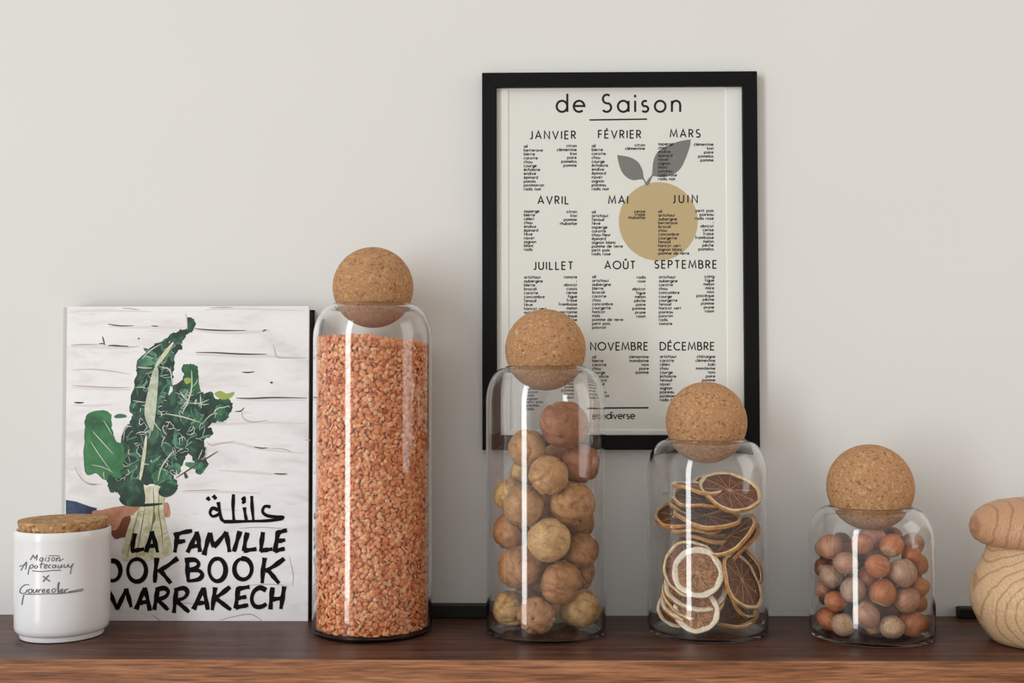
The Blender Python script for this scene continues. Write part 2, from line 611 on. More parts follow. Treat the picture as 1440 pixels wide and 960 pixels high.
def glyph(ch):
    if ch in ACC:
        b, k = ACC[ch]
        w, s = GL[b]
        s = list(s)
        y, c = (1.13, w / 2) if b.isupper() else (.80, w / 2)
        if k == 'a': s.append([(c - .05, y), (c + .11, y + .17)])
        if k == 'g': s.append([(c + .05, y), (c - .11, y + .17)])
        if k == 'c': s.append([(c - .15, y), (c, y + .15), (c + .15, y)])
        if k == 't':
            s = [s[0], [(c - .1, .84), (c - .1, .99)], [(c + .1, .84), (c + .1, .99)]]
        return w, s
    return GL[ch]


def text(mb, s, x0, y, size, weight, fmap, x1=None, track=0.22, right=False, mi=0):
    """s set on baseline (x0,y); v is up; fits x0..x1 when given, or ends at x0 when right"""
    ws = [glyph(c)[0] * size for c in s]
    gap = track * size
    if x1 is not None:
        gap = ((x1 - x0) - sum(ws)) / max(1, len(s) - 1)
    tot = sum(ws) + gap * (len(s) - 1)
    x = x0 - tot if right else x0
    for c, w in zip(s, ws):
        for st in glyph(c)[1]:
            cl = st[0] == 'c' if isinstance(st, tuple) else False
            pts = st[1] if cl else st
            ribbon(mb, [(x + px * size, y + py * size) for px, py in pts], weight * size, fmap, cl, mi=mi)
        x += w + gap
    return x


def poly(mb, pts, fmap, mi=0):
    """a flat filled outline (ear-clipped)"""
    from mathutils.geometry import tessellate_polygon
    pts = [p for i, p in enumerate(pts) if (Vector(p) - Vector(pts[i - 1])).length > 1e-4]
    tri = tessellate_polygon([[Vector((p[0], p[1], 0)) for p in pts]])
    mb.add([fmap(*p) for p in pts], [tuple(t) for t in tri], mi)


def face_front(mb):
    """turn every face of a flat drawing on an upright plane towards -Y"""
    for i, q in enumerate(mb.f):
        a, b, c = (Vector(mb.v[k]) for k in q[:3])
        if (b - a).cross(c - a).y > 0:
            mb.f[i] = tuple(reversed(q))


# ------------------------------------------------------------------ setting: wall, shelf
b = MB(); b.box(-1.6, 1.6, WALL_Y, WALL_Y + 0.1, -0.7, 1.7)
w = b.build('wall_back', M_wall)
tag(w, 'plain off white painted wall behind the shelf', 'wall', kind='structure')

b = MB(); b.box(-0.95, 0.95, EDGE_Y + 0.0012, WALL_Y, -0.036, 0)
shelf = b.build('wall_shelf', M_walnut)
tag(shelf, 'dark walnut shelf board with a lighter front edge, carrying the jars and the book', 'shelf')
b = MB(); b.box(-0.95, 0.95, EDGE_Y, EDGE_Y + 0.0012, -0.036, 0)
eb = b.build('edge_band', M_walnut_edge, shelf)
eb['label'] = 'lighter brown front edge with slanting grain'

b = MB(); b.box(-0.165, -0.0355, WALL_Y - 0.012, WALL_Y, 0.0, 0.0112)
o = bevel(b.build('wall_bracket', M_black_metal), 0.0008)
tag(o, 'low black metal bar lying along the wall behind the lentil jar', 'bracket', 'black bars along the foot of the wall')
b = MB(); b.box(0.3765, 0.46, WALL_Y - 0.012, WALL_Y, 0.0, 0.0095)
o = bevel(b.build('wall_bracket', M_black_metal), 0.0015)
tag(o, 'low black metal bar at the foot of the wall behind the wooden mushroom', 'bracket', 'black bars along the foot of the wall')

# ------------------------------------------------------------------ picture frame with the season calendar
FX0, FX1, FZ0, FZ1 = -0.04292, 0.20323, 0.14794, 0.48569
FY = WALL_Y - 0.0098
MW = 0.0131
frame = empty('picture_frame', (0, 0, 0))
tag(frame, 'black framed calendar print of seasonal produce hung on the wall behind the jars', 'picture')
b = MB()
for (x0, x1, z0, z1, d) in ((FX0, FX0 + MW, FZ0, FZ1, 'l'), (FX1 - MW, FX1, FZ0, FZ1, 'r'), (FX0, FX1, FZ1 - MW, FZ1, 't'), (FX0, FX1, FZ0, FZ0 + MW, 'b')):
    i = MW
    q = {'l': [(x0, z0), (x1, z0 + i), (x1, z1 - i), (x0, z1)], 'r': [(x0, z0 + i), (x1, z0), (x1, z1), (x0, z1 - i)],
         't': [(x0 + i, z0), (x1 - i, z0), (x1, z1), (x0, z1)], 'b': [(x0, z0), (x1, z0), (x1 - i, z1), (x0 + i, z1)]}[d]
    vs = [(x, FY, z) for x, z in q] + [(x, WALL_Y - 0.0005, z) for x, z in q]
    b.add(vs, [(0, 1, 2, 3), (7, 6, 5, 4), (0, 4, 5, 1), (1, 5, 6, 2), (2, 6, 7, 3), (3, 7, 4, 0)])
bevel(b.build('frame_moulding', M_black, frame), 0.0006)
PY = FY + 0.0060
IX0, IX1, IZ0, IZ1 = FX0 + MW, FX1 - MW, FZ0 + MW, FZ1 - MW
b = MB(); b.box(IX0 - 0.002, IX1 + 0.002, PY, PY + 0.002, IZ0 - 0.002, IZ1 + 0.002)
poster = b.build('poster', M_paper, frame)
# mount board with a bevelled opening
tl, br = at(716, 127, PY), at(1022.5, 603, PY)
ox0, ox1, oz1, oz0 = tl.x, br.x, tl.z, br.z
b = MB()
O = [(IX0 - .002, IZ0 - .002), (IX1 + .002, IZ0 - .002), (IX1 + .002, IZ1 + .002), (IX0 - .002, IZ1 + .002)]
I1 = [(ox0 - .0012, oz0 - .0012), (ox1 + .0012, oz0 - .0012), (ox1 + .0012, oz1 + .0012), (ox0 - .0012, oz1 + .0012)]
I2 = [(ox0, oz0), (ox1, oz0), (ox1, oz1), (ox0, oz1)]
vs = [(x, PY - .0012, z) for x, z in O] + [(x, PY - .0012, z) for x, z in I1] + [(x, PY - .00005, z) for x, z in I2]
fs = []
for k in range(4):
    k2 = (k + 1) % 4
    fs += [(k, k2, 4 + k2, 4 + k), (4 + k, 4 + k2, 8 + k2, 8 + k)]
b.add(vs, fs)
b.build('mount', M_mount, frame)
b = MB(); b.box(IX0 - 0.001, IX1 + 0.001, FY + 0.0020, FY + 0.0034, IZ0 - 0.001, IZ1 + 0.001)
b.build('glazing', M_pane, frame)

PP = PY - 0.0001


def fposter(dy):
    return lambda u, v: at(u, -v, PY - dy)


b = MB()
fm = fposter(0.00008)
poly(b, [(925.7 + 55.5 * math.cos(t * math.pi / 40), -(311.2 + 55.2 * math.sin(t * math.pi / 40))) for t in range(80)], fm)
face_front(b)
o = b.build('fruit_print', M_fruit, poster); o['label'] = 'round beige fruit printed on the calendar'
leafs = [[(867.9, 217.9), (884.6, 220.6), (897, 227.6), (903.3, 238.8), (905.2, 249.2), (909.5, 257), (911.5, 258.5), (910.6, 260.8), (908, 260), (903.6, 252.2), (890.8, 253.3), (881.5, 249.4), (874.2, 240.8), (870, 229)],
         [(971.5, 196), (959, 197.8), (944.4, 202.2), (930.8, 208.6), (922.5, 216.9), (918.3, 229.4), (916.8, 245), (912.5, 250.5), (910, 254), (908.4, 258.6), (909.3, 260.8), (911.5, 260.4), (914.7, 255), (918.3, 247.8), (928.8, 249), (940.2, 247.6), (951.7, 241.9), (959, 233.5), (965.2, 220), (969.9, 206.5)]]
for lf in leafs:
    b = MB(); poly(b, [(x, -y) for x, y in spline(lf + [lf[0]], 4)], fposter(0.00011 if lf is leafs[0] else 0.00013)); face_front(b)
    b.build('leaf_print', M_leafprint, poster)

b = MB(); ft = fposter(0.00017)
text(b, 'de Saison', 782.5, -157.2, 24.2, 0.125, ft, x1=956.5)
ribbon(b, [(829, -168.6), (910, -167.4)], 2.0, ft)
ribbon(b, [(829, -573.6), (912, -573.2)], 2.2, ft)
text(b, 'endiverse', 839, -588.6, 9.6, 0.16, ft, x1=892.6)
MONTHS = [
    ('JANVIER', 744.8, 809.8, 195, 736.8, 205.8, 265.8, 'ail|betterave|blette|carotte|chou|courge|échalote|endive|épinard|panais|potimarron|radis noir', 810.6, 205, 232.5, 'citron|clémentine|kiwi|poire|pomelos|pomme'),
    ('FÉVRIER', 841.2, 901.5, 194, 832.4, 205, 265.6, 'ail|blette|carotte|chou|courge|échalote|endive|épinard|navet|oignon|poireau|radis noir', 906.7, 203.9, 208.8, 'citron|clémentine'),
    ('MARS', 942, 985, 192.8, 925.8, 202.4, 251.5, 'asperge|chou|endive|épinard|navet|oignon|blanc|poireau|radis rose|radis noir', 1003, 203, 225.2, 'clémentine|kiwi|poire|pomelos|pomme'),
    ('AVRIL', 756, 799.8, 286.5, 737, 296.9, 350.7, 'asperge|blette|céleri|chou|endive|épinard|fève|navet|oignon|blanc|radis', 811, 297.6, 314.3, 'citron|kiwi|pomme|rhubarbe'),
    ('MAI', 855.4, 883.2, 286.1, 832.5, 298, 357, 'ail|artichaut|fenouil|fève|asperge|carotte|chou-fleur|épinard|oignon blanc|pomme de terre|petit pois|radis rose', 907, 297.2, 305.9, 'cerise|fraise|rhubarbe'),
    ('JUIN', 945.4, 981, 284.8, 926, 297.3, 356.1, 'ail|artichaut|aubergine|betterave|brocoli|chou|concombre|courgette|fenouil|haricot vert|oignon blanc|pomme de terre', 1003.4, 296.2, 350.2, 'petit pois|poireau|radis rose|*|abricot|cerise|fraise|framboise|melon|pêche|pomelos'),
    ('JUILLET', 749.8, 805.8, 378.7, 737.2, 389.7, 450.5, 'artichaut|aubergine|blette|brocoli|carotte|concombre|fenouil|fève|haricot vert|maïs|navet|oignon', 811.3, 389.5, 449.6, 'tomate|*|abricot|cassis|cerise|figue|fraise|framboise|melon|nectarine|pastèque|prune'),
    ('AOÛT', 850, 893.3, 377.8, 833, 389, 460.3, 'ail|artichaut|aubergine|blette|brocoli|carotte|chou|concombre|courgette|haricot|maïs|pomme de terre|petit pois|poivron', 907.5, 389.8, 444.6, 'radis|rose|*|abricot|figue|melon|pêche|poire|pomme|prune|raisin'),
    ('SEPTEMBRE', 920.4, 1008, 376.9, 926.8, 389.5, 455, 'artichaut|aubergine|carotte|chou|concombre|courge|courgette|fenouil|haricot vert|poireau|poivron|radis|tomate', 1004, 388.6, 437.3, 'coing|figue|melon|mûre|noix|pastèque|pêche|pomme|prune|raisin'),
    ('OCTOBRE', 744, 808, 493, 738.5, 503, 574.5, 'ail|betterave|blette|brocoli|carotte|céleri|chou|courge|épinard|haricot|radis|oignon|petit pois|poireau|radis', 808.5, 503, 557, 'abricot|coing|figue|kiwi|melon|mûre|noix|poire|pomme|prune|raisin'),
    ('NOVEMBRE', 830.2, 911.2, 492, 833.2, 501.8, 556.4, 'ail|blette|carotte|chou|courge|échalote|épinard|fenouil|navet|poireau|radis noir', 912, 501.6, 523.5, 'clémentine|mandarine|noix|poire|pomme'),
    ('DÉCEMBRE', 928, 1004.6, 491.9, 928.2, 501.3, 562.2, 'artichaut|carotte|céleri|chou|courge|échalote|fenouil|navet|oignon|poireau|potimarron|radis noir', 1005.5, 501.3, 534.3, 'châtaigne|clémentine|kaki|mandarine|noix|poire|pomme'),
]
for (nm, hx0, hx1, hy, lx, l0, l1, lw_, rx, r0, r1, rw_) in MONTHS:
    text(b, nm, hx0 + .5, -hy, 10.6, 0.165, ft, x1=hx1 - .5)
    ws_ = lw_.split('|')
    for k, s in enumerate(ws_):
        text(b, s, lx, -(l0 + (l1 - l0) * k / (len(ws_) - 1) + 1.7), 3.95, 0.215, ft, track=0.27)
    ws_ = rw_.split('|')
    for k, s in enumerate(ws_):
        text(b, s, rx, -(r0 + (r1 - r0) * k / (len(ws_) - 1) + 1.7), 3.95, 0.215, ft, track=0.27, right=True)
face_front(b)
o = b.build('lettering', M_ink, poster)

# ------------------------------------------------------------------ cookbook
BY = 0.9975
BX0, BX1, BZ1 = -0.4092, -0.1943, 0.2754
book = empty('cookbook', (0, 0, 0))
tag(book, 'upright white cookbook with a bunch of chard on its cover leaning against the wall', 'book')
b = MB(); b.box(BX0, BX1, BY, BY + 0.0026, 0.0, BZ1)
cover = bevel(b.build('front_cover', M_cover, book), 0.0006)
b = MB(); b.box(BX0, BX1, WALL_Y - 0.0026, WALL_Y - 0.0003, 0.0, BZ1 - 0.002)
bevel(b.build('back_cover', M_pages, book), 0.0006)
b = MB(); b.box(BX0 - 0.001, BX1 - 0.0006, BY + 0.0026, WALL_Y - 0.0026, 0.003, BZ1 - 0.0042)
o = b.build('page_block', M_pages, book); o['label'] = 'black edged pages'
b = MB()
yc, ry = (BY + WALL_Y) / 2, (WALL_Y - 0.0003 - BY) / 2
sec = [(BX0 + 0.0005, BY)] + [(BX0 - 0.0062 * math.sin(math.radians(a)), yc - ry * math.cos(math.radians(a))) for a in range(8, 173, 12)] + [(BX0 + 0.0005, yc + ry)]
n = len(sec)
b.add([(x, y, 0.0) for x, y in sec] + [(x, y, BZ1 - 0.0004) for x, y in sec],
      [(k, k + 1, n + k + 1, n + k) for k in range(n - 1)] + [tuple(range(n))[::-1], tuple(range(n, 2 * n))])
smooth_angle(b.build('spine', M_spine, book), 50)

ART = [0.00004]


def layer():
    ART[0] += 0.000001
    d = ART[0]
    return lambda u, v: at(u, v, BY - d)


def c1(p): return (p[0] / 3.266, 410 + p[1] / 3.266)
def c2(p): return (p[0] / 3.273, 680 + p[1] / 3.273)


def ruffle(pl, amp):
    out = []
    for i, p in enumerate(pl):
        a, c = Vector(pl[i - 1]), Vector(pl[(i + 1) % len(pl)])
        t = (c - a)
        nr = Vector((-t.y, t.x)).normalized() if t.length > 1e-6 else Vector((0, 0))
        n_ = noise.noise(Vector((p[0] * .045, p[1] * .045, 3.3))) + .8 * noise.noise(Vector((p[0] * .13, p[1] * .13, 7.1)))
        out.append(tuple(Vector(p) + nr * amp * n_))
    return out


COVER_ART, ART_MATS = MB(), []


def art_add(b, mat):
    face_front(b)
    if mat not in ART_MATS:
        ART_MATS.append(mat)
    COVER_ART.add(b.v, b.f, ART_MATS.index(mat))


def art_poly(name, mat, polys, cf, k=4, amp=0):
    polys = [ruffle(spline(pl, 8, True), amp) if amp else pl for pl in polys]
    if amp: k = 0
    b = MB()
    for pl in polys:
        poly(b, [cf(p) for p in (spline(pl, k, True) if k else pl)], layer())
    art_add(b, mat)


def art_lines(name, mat, lines, cf, taper=True):
    b = MB()
    for (w_, pts) in lines:
        pp = [cf(p) for p in spline(pts, 5)]
        ribbon(b, pp, w_, layer(), wf=(lambda t: 0.35 + 0.65 * math.sin(math.pi * min(1, max(0, t)))) if taper else None)
    art_add(b, mat)


# mortar cracks of the printed brick wall, with the grey edges of the bricks
art_lines('cover_print', M_brickedge, [
    (5, [(325, 252), (420, 252), (520, 256), (600, 258)]), (5, [(330, 438), (440, 444), (600, 450)]), (4, [(500, 160), (620, 164), (740, 162), (850, 166)]), (5, [(890, 176), (1000, 186), (1140, 186), (1240, 180)]),
    (5, [(900, 288), (1080, 294), (1225, 296), (1400, 304)]), (4, [(1085, 496), (1250, 496), (1410, 496)]), (4, [(330, 520), (420, 524), (520, 518)]), (4, [(960, 612), (1080, 606), (1200, 600), (1410, 606)]),
    (4, [(950, 698), (1080, 694), (1200, 722), (1400, 742)]), (4, [(1000, 820), (1160, 830), (1320, 844)]), (4, [(350, 740), (380, 860), (450, 894)]), (4, [(840, 920), (1000, 918), (1200, 926)]), (3, [(320, 90), (480, 86), (700, 92)]), (3, [(940, 84), (1100, 78), (1400, 88)])], c1)
art_lines('cover_print', M_crack_dark, [
    (2.4, [(495, 248), (520, 247), (560, 250), (590, 250)]), (2.2, [(470, 205), (476, 225), (480, 240)]), (1.8, [(452, 240), (470, 238), (485, 244)]),
    (1.8, [(495, 148), (520, 153), (560, 157), (615, 156)]), (1.6, [(695, 156), (712, 158), (728, 158)]),
    (2.0, [(890, 168), (940, 174), (1030, 178), (1130, 178)]), (2.2, [(900, 279), (985, 280), (1080, 285), (1160, 287), (1225, 287)]),
    (2.0, [(1205, 182), (1215, 177), (1225, 175)]), (2.0, [(1110, 369), (1140, 371), (1170, 367)]), (2.2, [(1085, 488), (1150, 490), (1260, 486), (1410, 488)]),
    (2.0, [(1080, 550), (1105, 548), (1122, 532)]), (2.6, [(340, 508), (362, 510), (385, 509)]), (1.8, [(1165, 712), (1200, 718), (1230, 717)]),
    (2.0, [(1258, 834), (1290, 837), (1320, 836)]), (1.8, [(400, 880), (425, 884), (450, 884)]), (2.6, [(633, 214), (637, 215), (641, 214)]), (3.0, [(1241, 418), (1247, 417), (1253, 419)])], c1)
art_lines('cover_print', M_crack, [
    (1.6, [(325, 245), (380, 243), (450, 242)]), (1.6, [(330, 430), (420, 436), (520, 440), (600, 440)]), (1.3, [(520, 252), (600, 254), (640, 250)]),
    (1.3, [(560, 75), (600, 78), (640, 84)]), (1.3, [(960, 75), (1020, 72), (1070, 72)]), (1.4, [(1255, 240), (1262, 270), (1275, 300), (1330, 304), (1410, 304)]),
    (1.4, [(1110, 540), (1118, 580), (1160, 598), (1230, 590)]), (1.4, [(950, 690), (970, 705), (1010, 698), (1080, 686)]), (1.2, [(960, 605), (1000, 602), (1040, 600)]),
    (1.3, [(345, 800), (360, 840), (400, 878), (470, 884)]), (1.2, [(1230, 718), (1300, 722), (1340, 735)]), (1.2, [(330, 360), (420, 356), (520, 366), (600, 380)]),
    (1.2, [(830, 915), (920, 912), (1000, 910)]), (1.3, [(1400, 680), (1420, 682), (1425, 681)])], c1)
art_lines('cover_print', M_crack, [
    (1.5, [(1010, 628), (1080, 610), (1150, 600), (1185, 615), (1212, 636)]), (1.4, [(700, 600), (730, 625), (760, 640)]), (1.2, [(800, 545), (900, 552), (1010, 548)]),
    (1.2, [(1100, 205), (1200, 200), (1330, 208)]), (1.2, [(1330, 330), (1350, 420), (1345, 470)]), (1.2, [(1120, 470), (1240, 462), (1330, 470)])], c2)
# chard bunch
art_poly('chard_print', M_leaf_dark, [
    [(860, 128), (880, 122), (895, 145), (886, 182), (842, 218), (833, 262), (802, 300), (796, 380), (775, 470), (760, 560), (690, 610), (610, 566), (594, 520), (622, 400), (630, 330), (672, 270), (720, 236), (790, 192), (848, 172)],
    [(600, 590), (620, 545), (700, 560), (760, 500), (800, 430), (838, 400), (836, 350), (860, 333), (905, 345), (920, 440), (930, 466), (975, 462), (995, 490), (1060, 500), (1055, 565), (1020, 595), (965, 600), (942, 650), (938, 740), (955, 790), (925, 838), (902, 832), (890, 780), (862, 742), (832, 800), (800, 850), (818, 890), (780, 938), (745, 940), (725, 890), (650, 886), (640, 945), (562, 955), (545, 925), (500, 890), (478, 850), (540, 820), (562, 760), (558, 650)]], c1, 4, 9)
art_poly('chard_print', M_leaf_mid, [
    [(388, 620), (400, 562), (440, 545), (490, 548), (512, 575), (514, 630), (535, 685), (566, 705), (572, 780), (556, 850), (520, 850), (480, 866), (440, 836), (396, 838), (386, 760)],
    [(838, 352), (862, 334), (902, 345), (918, 440), (922, 510), (880, 500), (866, 440), (860, 400)]], c1, 4, 4)
# crumpled lights and darks over the leaves
rnd = random.Random(5)
HULL = [(600, 600), (720, 560), (800, 440), (920, 470), (990, 500), (1050, 510), (1010, 590), (955, 620), (930, 740), (860, 730), (810, 830), (790, 900), (650, 880), (560, 930), (510, 880), (565, 800)]
HULL2 = [(690, 270), (800, 210), (830, 250), (795, 300), (780, 430), (750, 540), (690, 580), (612, 540), (640, 400), (650, 320)]


def inside(p, H):
    c = False
    for i in range(len(H)):
        a, b_ = H[i - 1], H[i]
        if (a[1] > p[1]) != (b_[1] > p[1]) and p[0] < (b_[0] - a[0]) * (p[1] - a[1]) / (b_[1] - a[1]) + a[0]:
            c = not c
    return c


def wander(H, L, n=4):
    while True:
        p = (rnd.uniform(500, 1060), rnd.uniform(200, 940))
        if inside(p, H):
            break
    a = rnd.uniform(0, 6.28)
    out = [p]
    for _ in range(n):
        a += rnd.uniform(-1.1, 1.1)
        p = (p[0] + L * math.cos(a), p[1] + L * math.sin(a))
        if not inside(p, H):
            break
        out.append(p)
    return out


def lobe(p, r, k):
    """a ruffled leaf lobe"""
    a0, el = rnd.uniform(0, 6.28), rnd.uniform(.3, .75)
    ph_ = rnd.uniform(0, 50)
    out = []
    for i in range(26):
        a = 2 * math.pi * i / 26
        q = r * (1 + .32 * noise.noise(Vector((math.cos(a) * 1.6, math.sin(a) * 1.6, ph_))) + .16 * noise.noise(Vector((math.cos(a) * 5, math.sin(a) * 5, ph_))))
        x, y = q * math.cos(a), q * el * math.sin(a)
        out.append((p[0] + x * math.cos(a0) - y * math.sin(a0), p[1] + x * math.sin(a0) + y * math.cos(a0)))
    return out


for rep in range(2):
    sets = {m_: [] for m_ in ((M_leaf_dim, M_leaf_dark, M_leaf_green2, M_leaf_deep) if rep == 0 else (M_leaf_green2, M_leaf_deep, M_leaf_dark, M_leaf_dim))}
    rims, folds = [], []
    for k in range(52):
        H = HULL if k % 4 else HULL2
        p = wander(H, 1, 0)[0]
        lb = lobe(p, rnd.uniform(15, 42) * (1 - .2 * rep), k)
        sets[(M_leaf_deep, M_leaf_dark, M_leaf_dim, M_leaf_deep, M_leaf_green2, M_leaf_dark)[k % 6]].append(lb)
        i0 = rnd.randrange(26)
        rims.append((rnd.uniform(.7, 1.5), [lb[(i0 + j) % 26] for j in range(rnd.randrange(8, 15))]))
        if k % 3 == 0:
            i1 = (i0 + 13) % 26
            folds.append((rnd.uniform(.8, 1.5), [lb[i1], tuple((Vector(lb[i1]) + Vector(p)) / 2 + Vector((rnd.uniform(-4, 4), rnd.uniform(-4, 4)))), tuple(p), tuple((Vector(lb[i0]) + Vector(p)) / 2)]))
    for m_, pl in sets.items():
        art_poly('chard_print', m_, pl, c1, 2)
    art_lines('chard_print', M_leaf_glow if rep % 2 == 0 else M_leaf_green2, rims[::2], c1)
    art_lines('chard_print', M_vein, rims[1::2], c1)
    art_lines('chard_print', M_vein if rep == 1 else M_leaf_glow, folds, c1)
glints = []
for k in range(46):
    p = wander(HULL if k % 3 else HULL2, 1, 0)[0]
    a_, L_ = rnd.uniform(-1.9, -.2), rnd.uniform(14, 30)
    bend = rnd.uniform(-5, 5)
    d_ = Vector((math.cos(a_), math.sin(a_)))
    q_ = Vector(p)
    glints.append((rnd.uniform(1.2, 3.6), [tuple(q_ - d_ * L_), tuple(q_ + Vector((-d_.y, d_.x)) * bend), tuple(q_ + d_ * L_)]))
art_lines('chard_print', M_leaf_light, glints[::2], c1)
art_lines('chard_print', M_leaf_green2, glints[1::2], c1)
# stalks and veins
art_poly('chard_print', M_stalk, [
    [(702, 365), (718, 345), (728, 372), (722, 480), (712, 580), (698, 640), (664, 565), (676, 470)]], c1)
art_lines('chard_print', M_stem1, [(6.0, [(796, 232), (765, 275), (735, 315), (715, 345)]), (5, [(672, 660), (660, 760), (640, 885)])], c1)
art_lines('chard_print', M_vein, [
    (2.4, [(835, 560), (862, 505), (880, 440), (880, 360)]), (1.6, [(860, 510), (915, 512), (960, 495)]), (1.5, [(862, 500), (840, 480), (825, 455)]), (1.2, [(880, 440), (900, 420), (908, 400)]),
    (1.5, [(425, 640), (470, 690), (520, 745)]), (1.3, [(415, 685), (450, 740), (510, 825)]), (1.3, [(475, 590), (500, 630), (512, 655)]), (1.2, [(420, 795), (470, 805), (520, 830)]), (1.4, [(480, 860), (476, 840), (478, 825)]),
    (1.8, [(630, 345), (660, 350), (700, 350)]), (1.3, [(620, 440), (650, 438), (672, 445)]), (1.3, [(610, 500), (640, 505), (668, 508)]), (2.0, [(735, 345), (780, 360), (790, 420)]),
    (2.0, [(725, 870), (740, 810), (780, 750), (800, 730)]), (1.8, [(560, 660), (575, 620), (605, 620)]), (1.6, [(650, 310), (690, 270), (740, 240)]), (1.4, [(850, 100), (858, 130), (860, 175)]),
    (1.6, [(920, 470), (925, 515), (960, 515)]), (1.5, [(700, 580), (715, 610), (740, 640)]), (2.0, [(760, 560), (840, 575), (920, 600)])], c1)
art_lines('chard_print', M_leaf_green2, [(6, [(525, 575), (550, 570), (580, 572)]), (10, [(850, 790), (905, 800), (935, 790)]), (12, [(745, 900), (780, 890), (810, 880)])], c1)
art_lines('chard_print', M_crack_dark, [(2.0, [(806, 856), (870, 815), (940, 770), (1000, 733)]), (4.5, [(848, 830), (855, 850), (858, 856)])], c1)
art_poly('chard_print', M_lime_bit, [[(985, 470), (1010, 455), (1040, 468), (1075, 460), (1060, 485), (1020, 495)], [(845, 400), (870, 395), (880, 412), (855, 424)]], c1)
# stems, hand and sleeve
art_poly('chard_print', M_sleeve, [[(303, 74), (350, 82), (415, 105), (445, 112), (440, 135), (420, 170), (303, 170)]], c2, 0)
art_poly('chard_print', M_skin_dark, [[(500, 190), (560, 140), (600, 150), (590, 235), (555, 248), (525, 250)]], c2)
art_poly('chard_print', M_skin, [[(425, 128), (470, 120), (540, 105), (600, 100), (660, 108), (670, 124), (645, 142), (600, 146), (565, 158), (545, 200), (520, 215), (480, 190), (430, 175)]], c2)
art_poly('chard_print', M_stem1, [[(662, 20), (760, 20), (752, 100), (765, 200), (790, 300), (770, 330), (690, 350), (600, 355), (560, 345), (575, 250), (610, 150), (655, 95)]], c2)
art_lines('chard_print', M_stem2, [(1.8, [(705, 20), (708, 120), (695, 220), (660, 330)]), (1.5, [(640, 120), (610, 230), (585, 340)]), (1.5, [(735, 20), (730, 120), (745, 220), (750, 300)]), (1.3, [(668, 100), (650, 210), (625, 340)]), (2.6, [(710, 130), (712, 160), (704, 185)])], c2)
art_poly('chard_print', M_leaf_dark, [[(495, 5), (560, -15), (640, -20), (662, 20), (668, 85), (640, 105), (575, 100), (548, 72), (560, 50), (520, 30)], [(728, 40), (760, -5), (812, 15), (800, 45), (760, 62)]], c2)
art_lines('chard_print', M_leaf_deep, [(4.5, [(600, 95), (670, 98), (748, 92)])], c2)
art_poly('chard_print', M_skin, [[(752, 92), (772, 88), (782, 130), (776, 152), (760, 150), (754, 120)]], c2)

COVER_ART.build('cover_print', ART_MATS, cover)['label'] = 'printed photo of a hand holding a bunch of chard before a white brick wall'

# brush lettering
brng = random.Random(11)


def brush(mb, pts, w_=6.0, smooth=False):
    pp = spline(pts, 5) if smooth else spline(pts, 1)
    dense = []
    for i in range(len(pp) - 1):
        for s in range(4):
            dense.append(tuple(Vector(pp[i]).lerp(Vector(pp[i + 1]), s / 4)))
    dense.append(pp[-1])
    ph = brng.uniform(0, 6)
    ribbon(mb, [c2(p) for p in dense], w_, layer(), wf=lambda t: 0.9 + 0.13 * math.sin(9 * t + ph) - 0.18 * t)


def ov(cx, cy, rx, ry):
    return arc(cx, cy, rx, ry, -100, 265, 18)


b = MB()
for st in ([(622, 228), (612, 275), (607, 312)], [(604, 310), (664, 300)], [(672, 315), (700, 220)], [(698, 218), (712, 262), (726, 316)], [(682, 288), (718, 284)],
           [(818, 222), (812, 265), (804, 316)], [(800, 238), (840, 224), (884, 216)], [(812, 270), (852, 262)], [(862, 316), (885, 270), (906, 222)], [(904, 220), (914, 265), (920, 314)], [(880, 288), (918, 284)],
           [(938, 328), (952, 275), (964, 224)], [(964, 226), (984, 292)], [(984, 292), (1042, 222)], [(1040, 222), (1048, 265), (1056, 314)], [(1104, 218), (1090, 265), (1076, 312)],
           [(1138, 224), (1128, 265), (1122, 310)], [(1120, 308), (1180, 300)], [(1210, 222), (1204, 265), (1200, 312)], [(1198, 308), (1254, 300)],
           [(1280, 220), (1272, 265), (1264, 314)], [(1274, 226), (1320, 213)], [(1272, 266), (1312, 258)], [(1264, 309), (1310, 298)],
           [(722, 340), (716, 395), (712, 455)], [(818, 342), (770, 378), (726, 404)], [(736, 396), (786, 458)],
           [(862, 348), (862, 395), (866, 450)], [(1218, 340), (1210, 395), (1206, 458)], [(1308, 344), (1262, 378), (1220, 402)], [(1232, 396), (1284, 458)],
           [(470, 570), (490, 485)], [(492, 478), (514, 520), (540, 578)], [(538, 578), (582, 484)], [(580, 482), (592, 522), (604, 568)],
           [(626, 578), (666, 478)], [(664, 478), (678, 525), (690, 584)], [(640, 548), (684, 542)],
           [(726, 482), (718, 530), (710, 580)], [(812, 486), (806, 535), (800, 594)], [(724, 532), (774, 580)], [(808, 536), (870, 590)],
           [(890, 578), (936, 478)], [(934, 478), (946, 525), (956, 580)], [(906, 550), (950, 546)],
           [(990, 476), (984, 525), (976, 582)], [(1058, 474), (1020, 505), (984, 530)], [(992, 526), (1062, 580)],
           [(1096, 478), (1090, 525), (1084, 574)], [(1090, 484), (1148, 474)], [(1088, 526), (1134, 520)], [(1084, 569), (1142, 558)],
           [(1254, 476), (1248, 525), (1244, 578)], [(1308, 472), (1300, 525), (1292, 576)], [(1246, 532), (1302, 526)]):
    brush(b, st, 7.4)
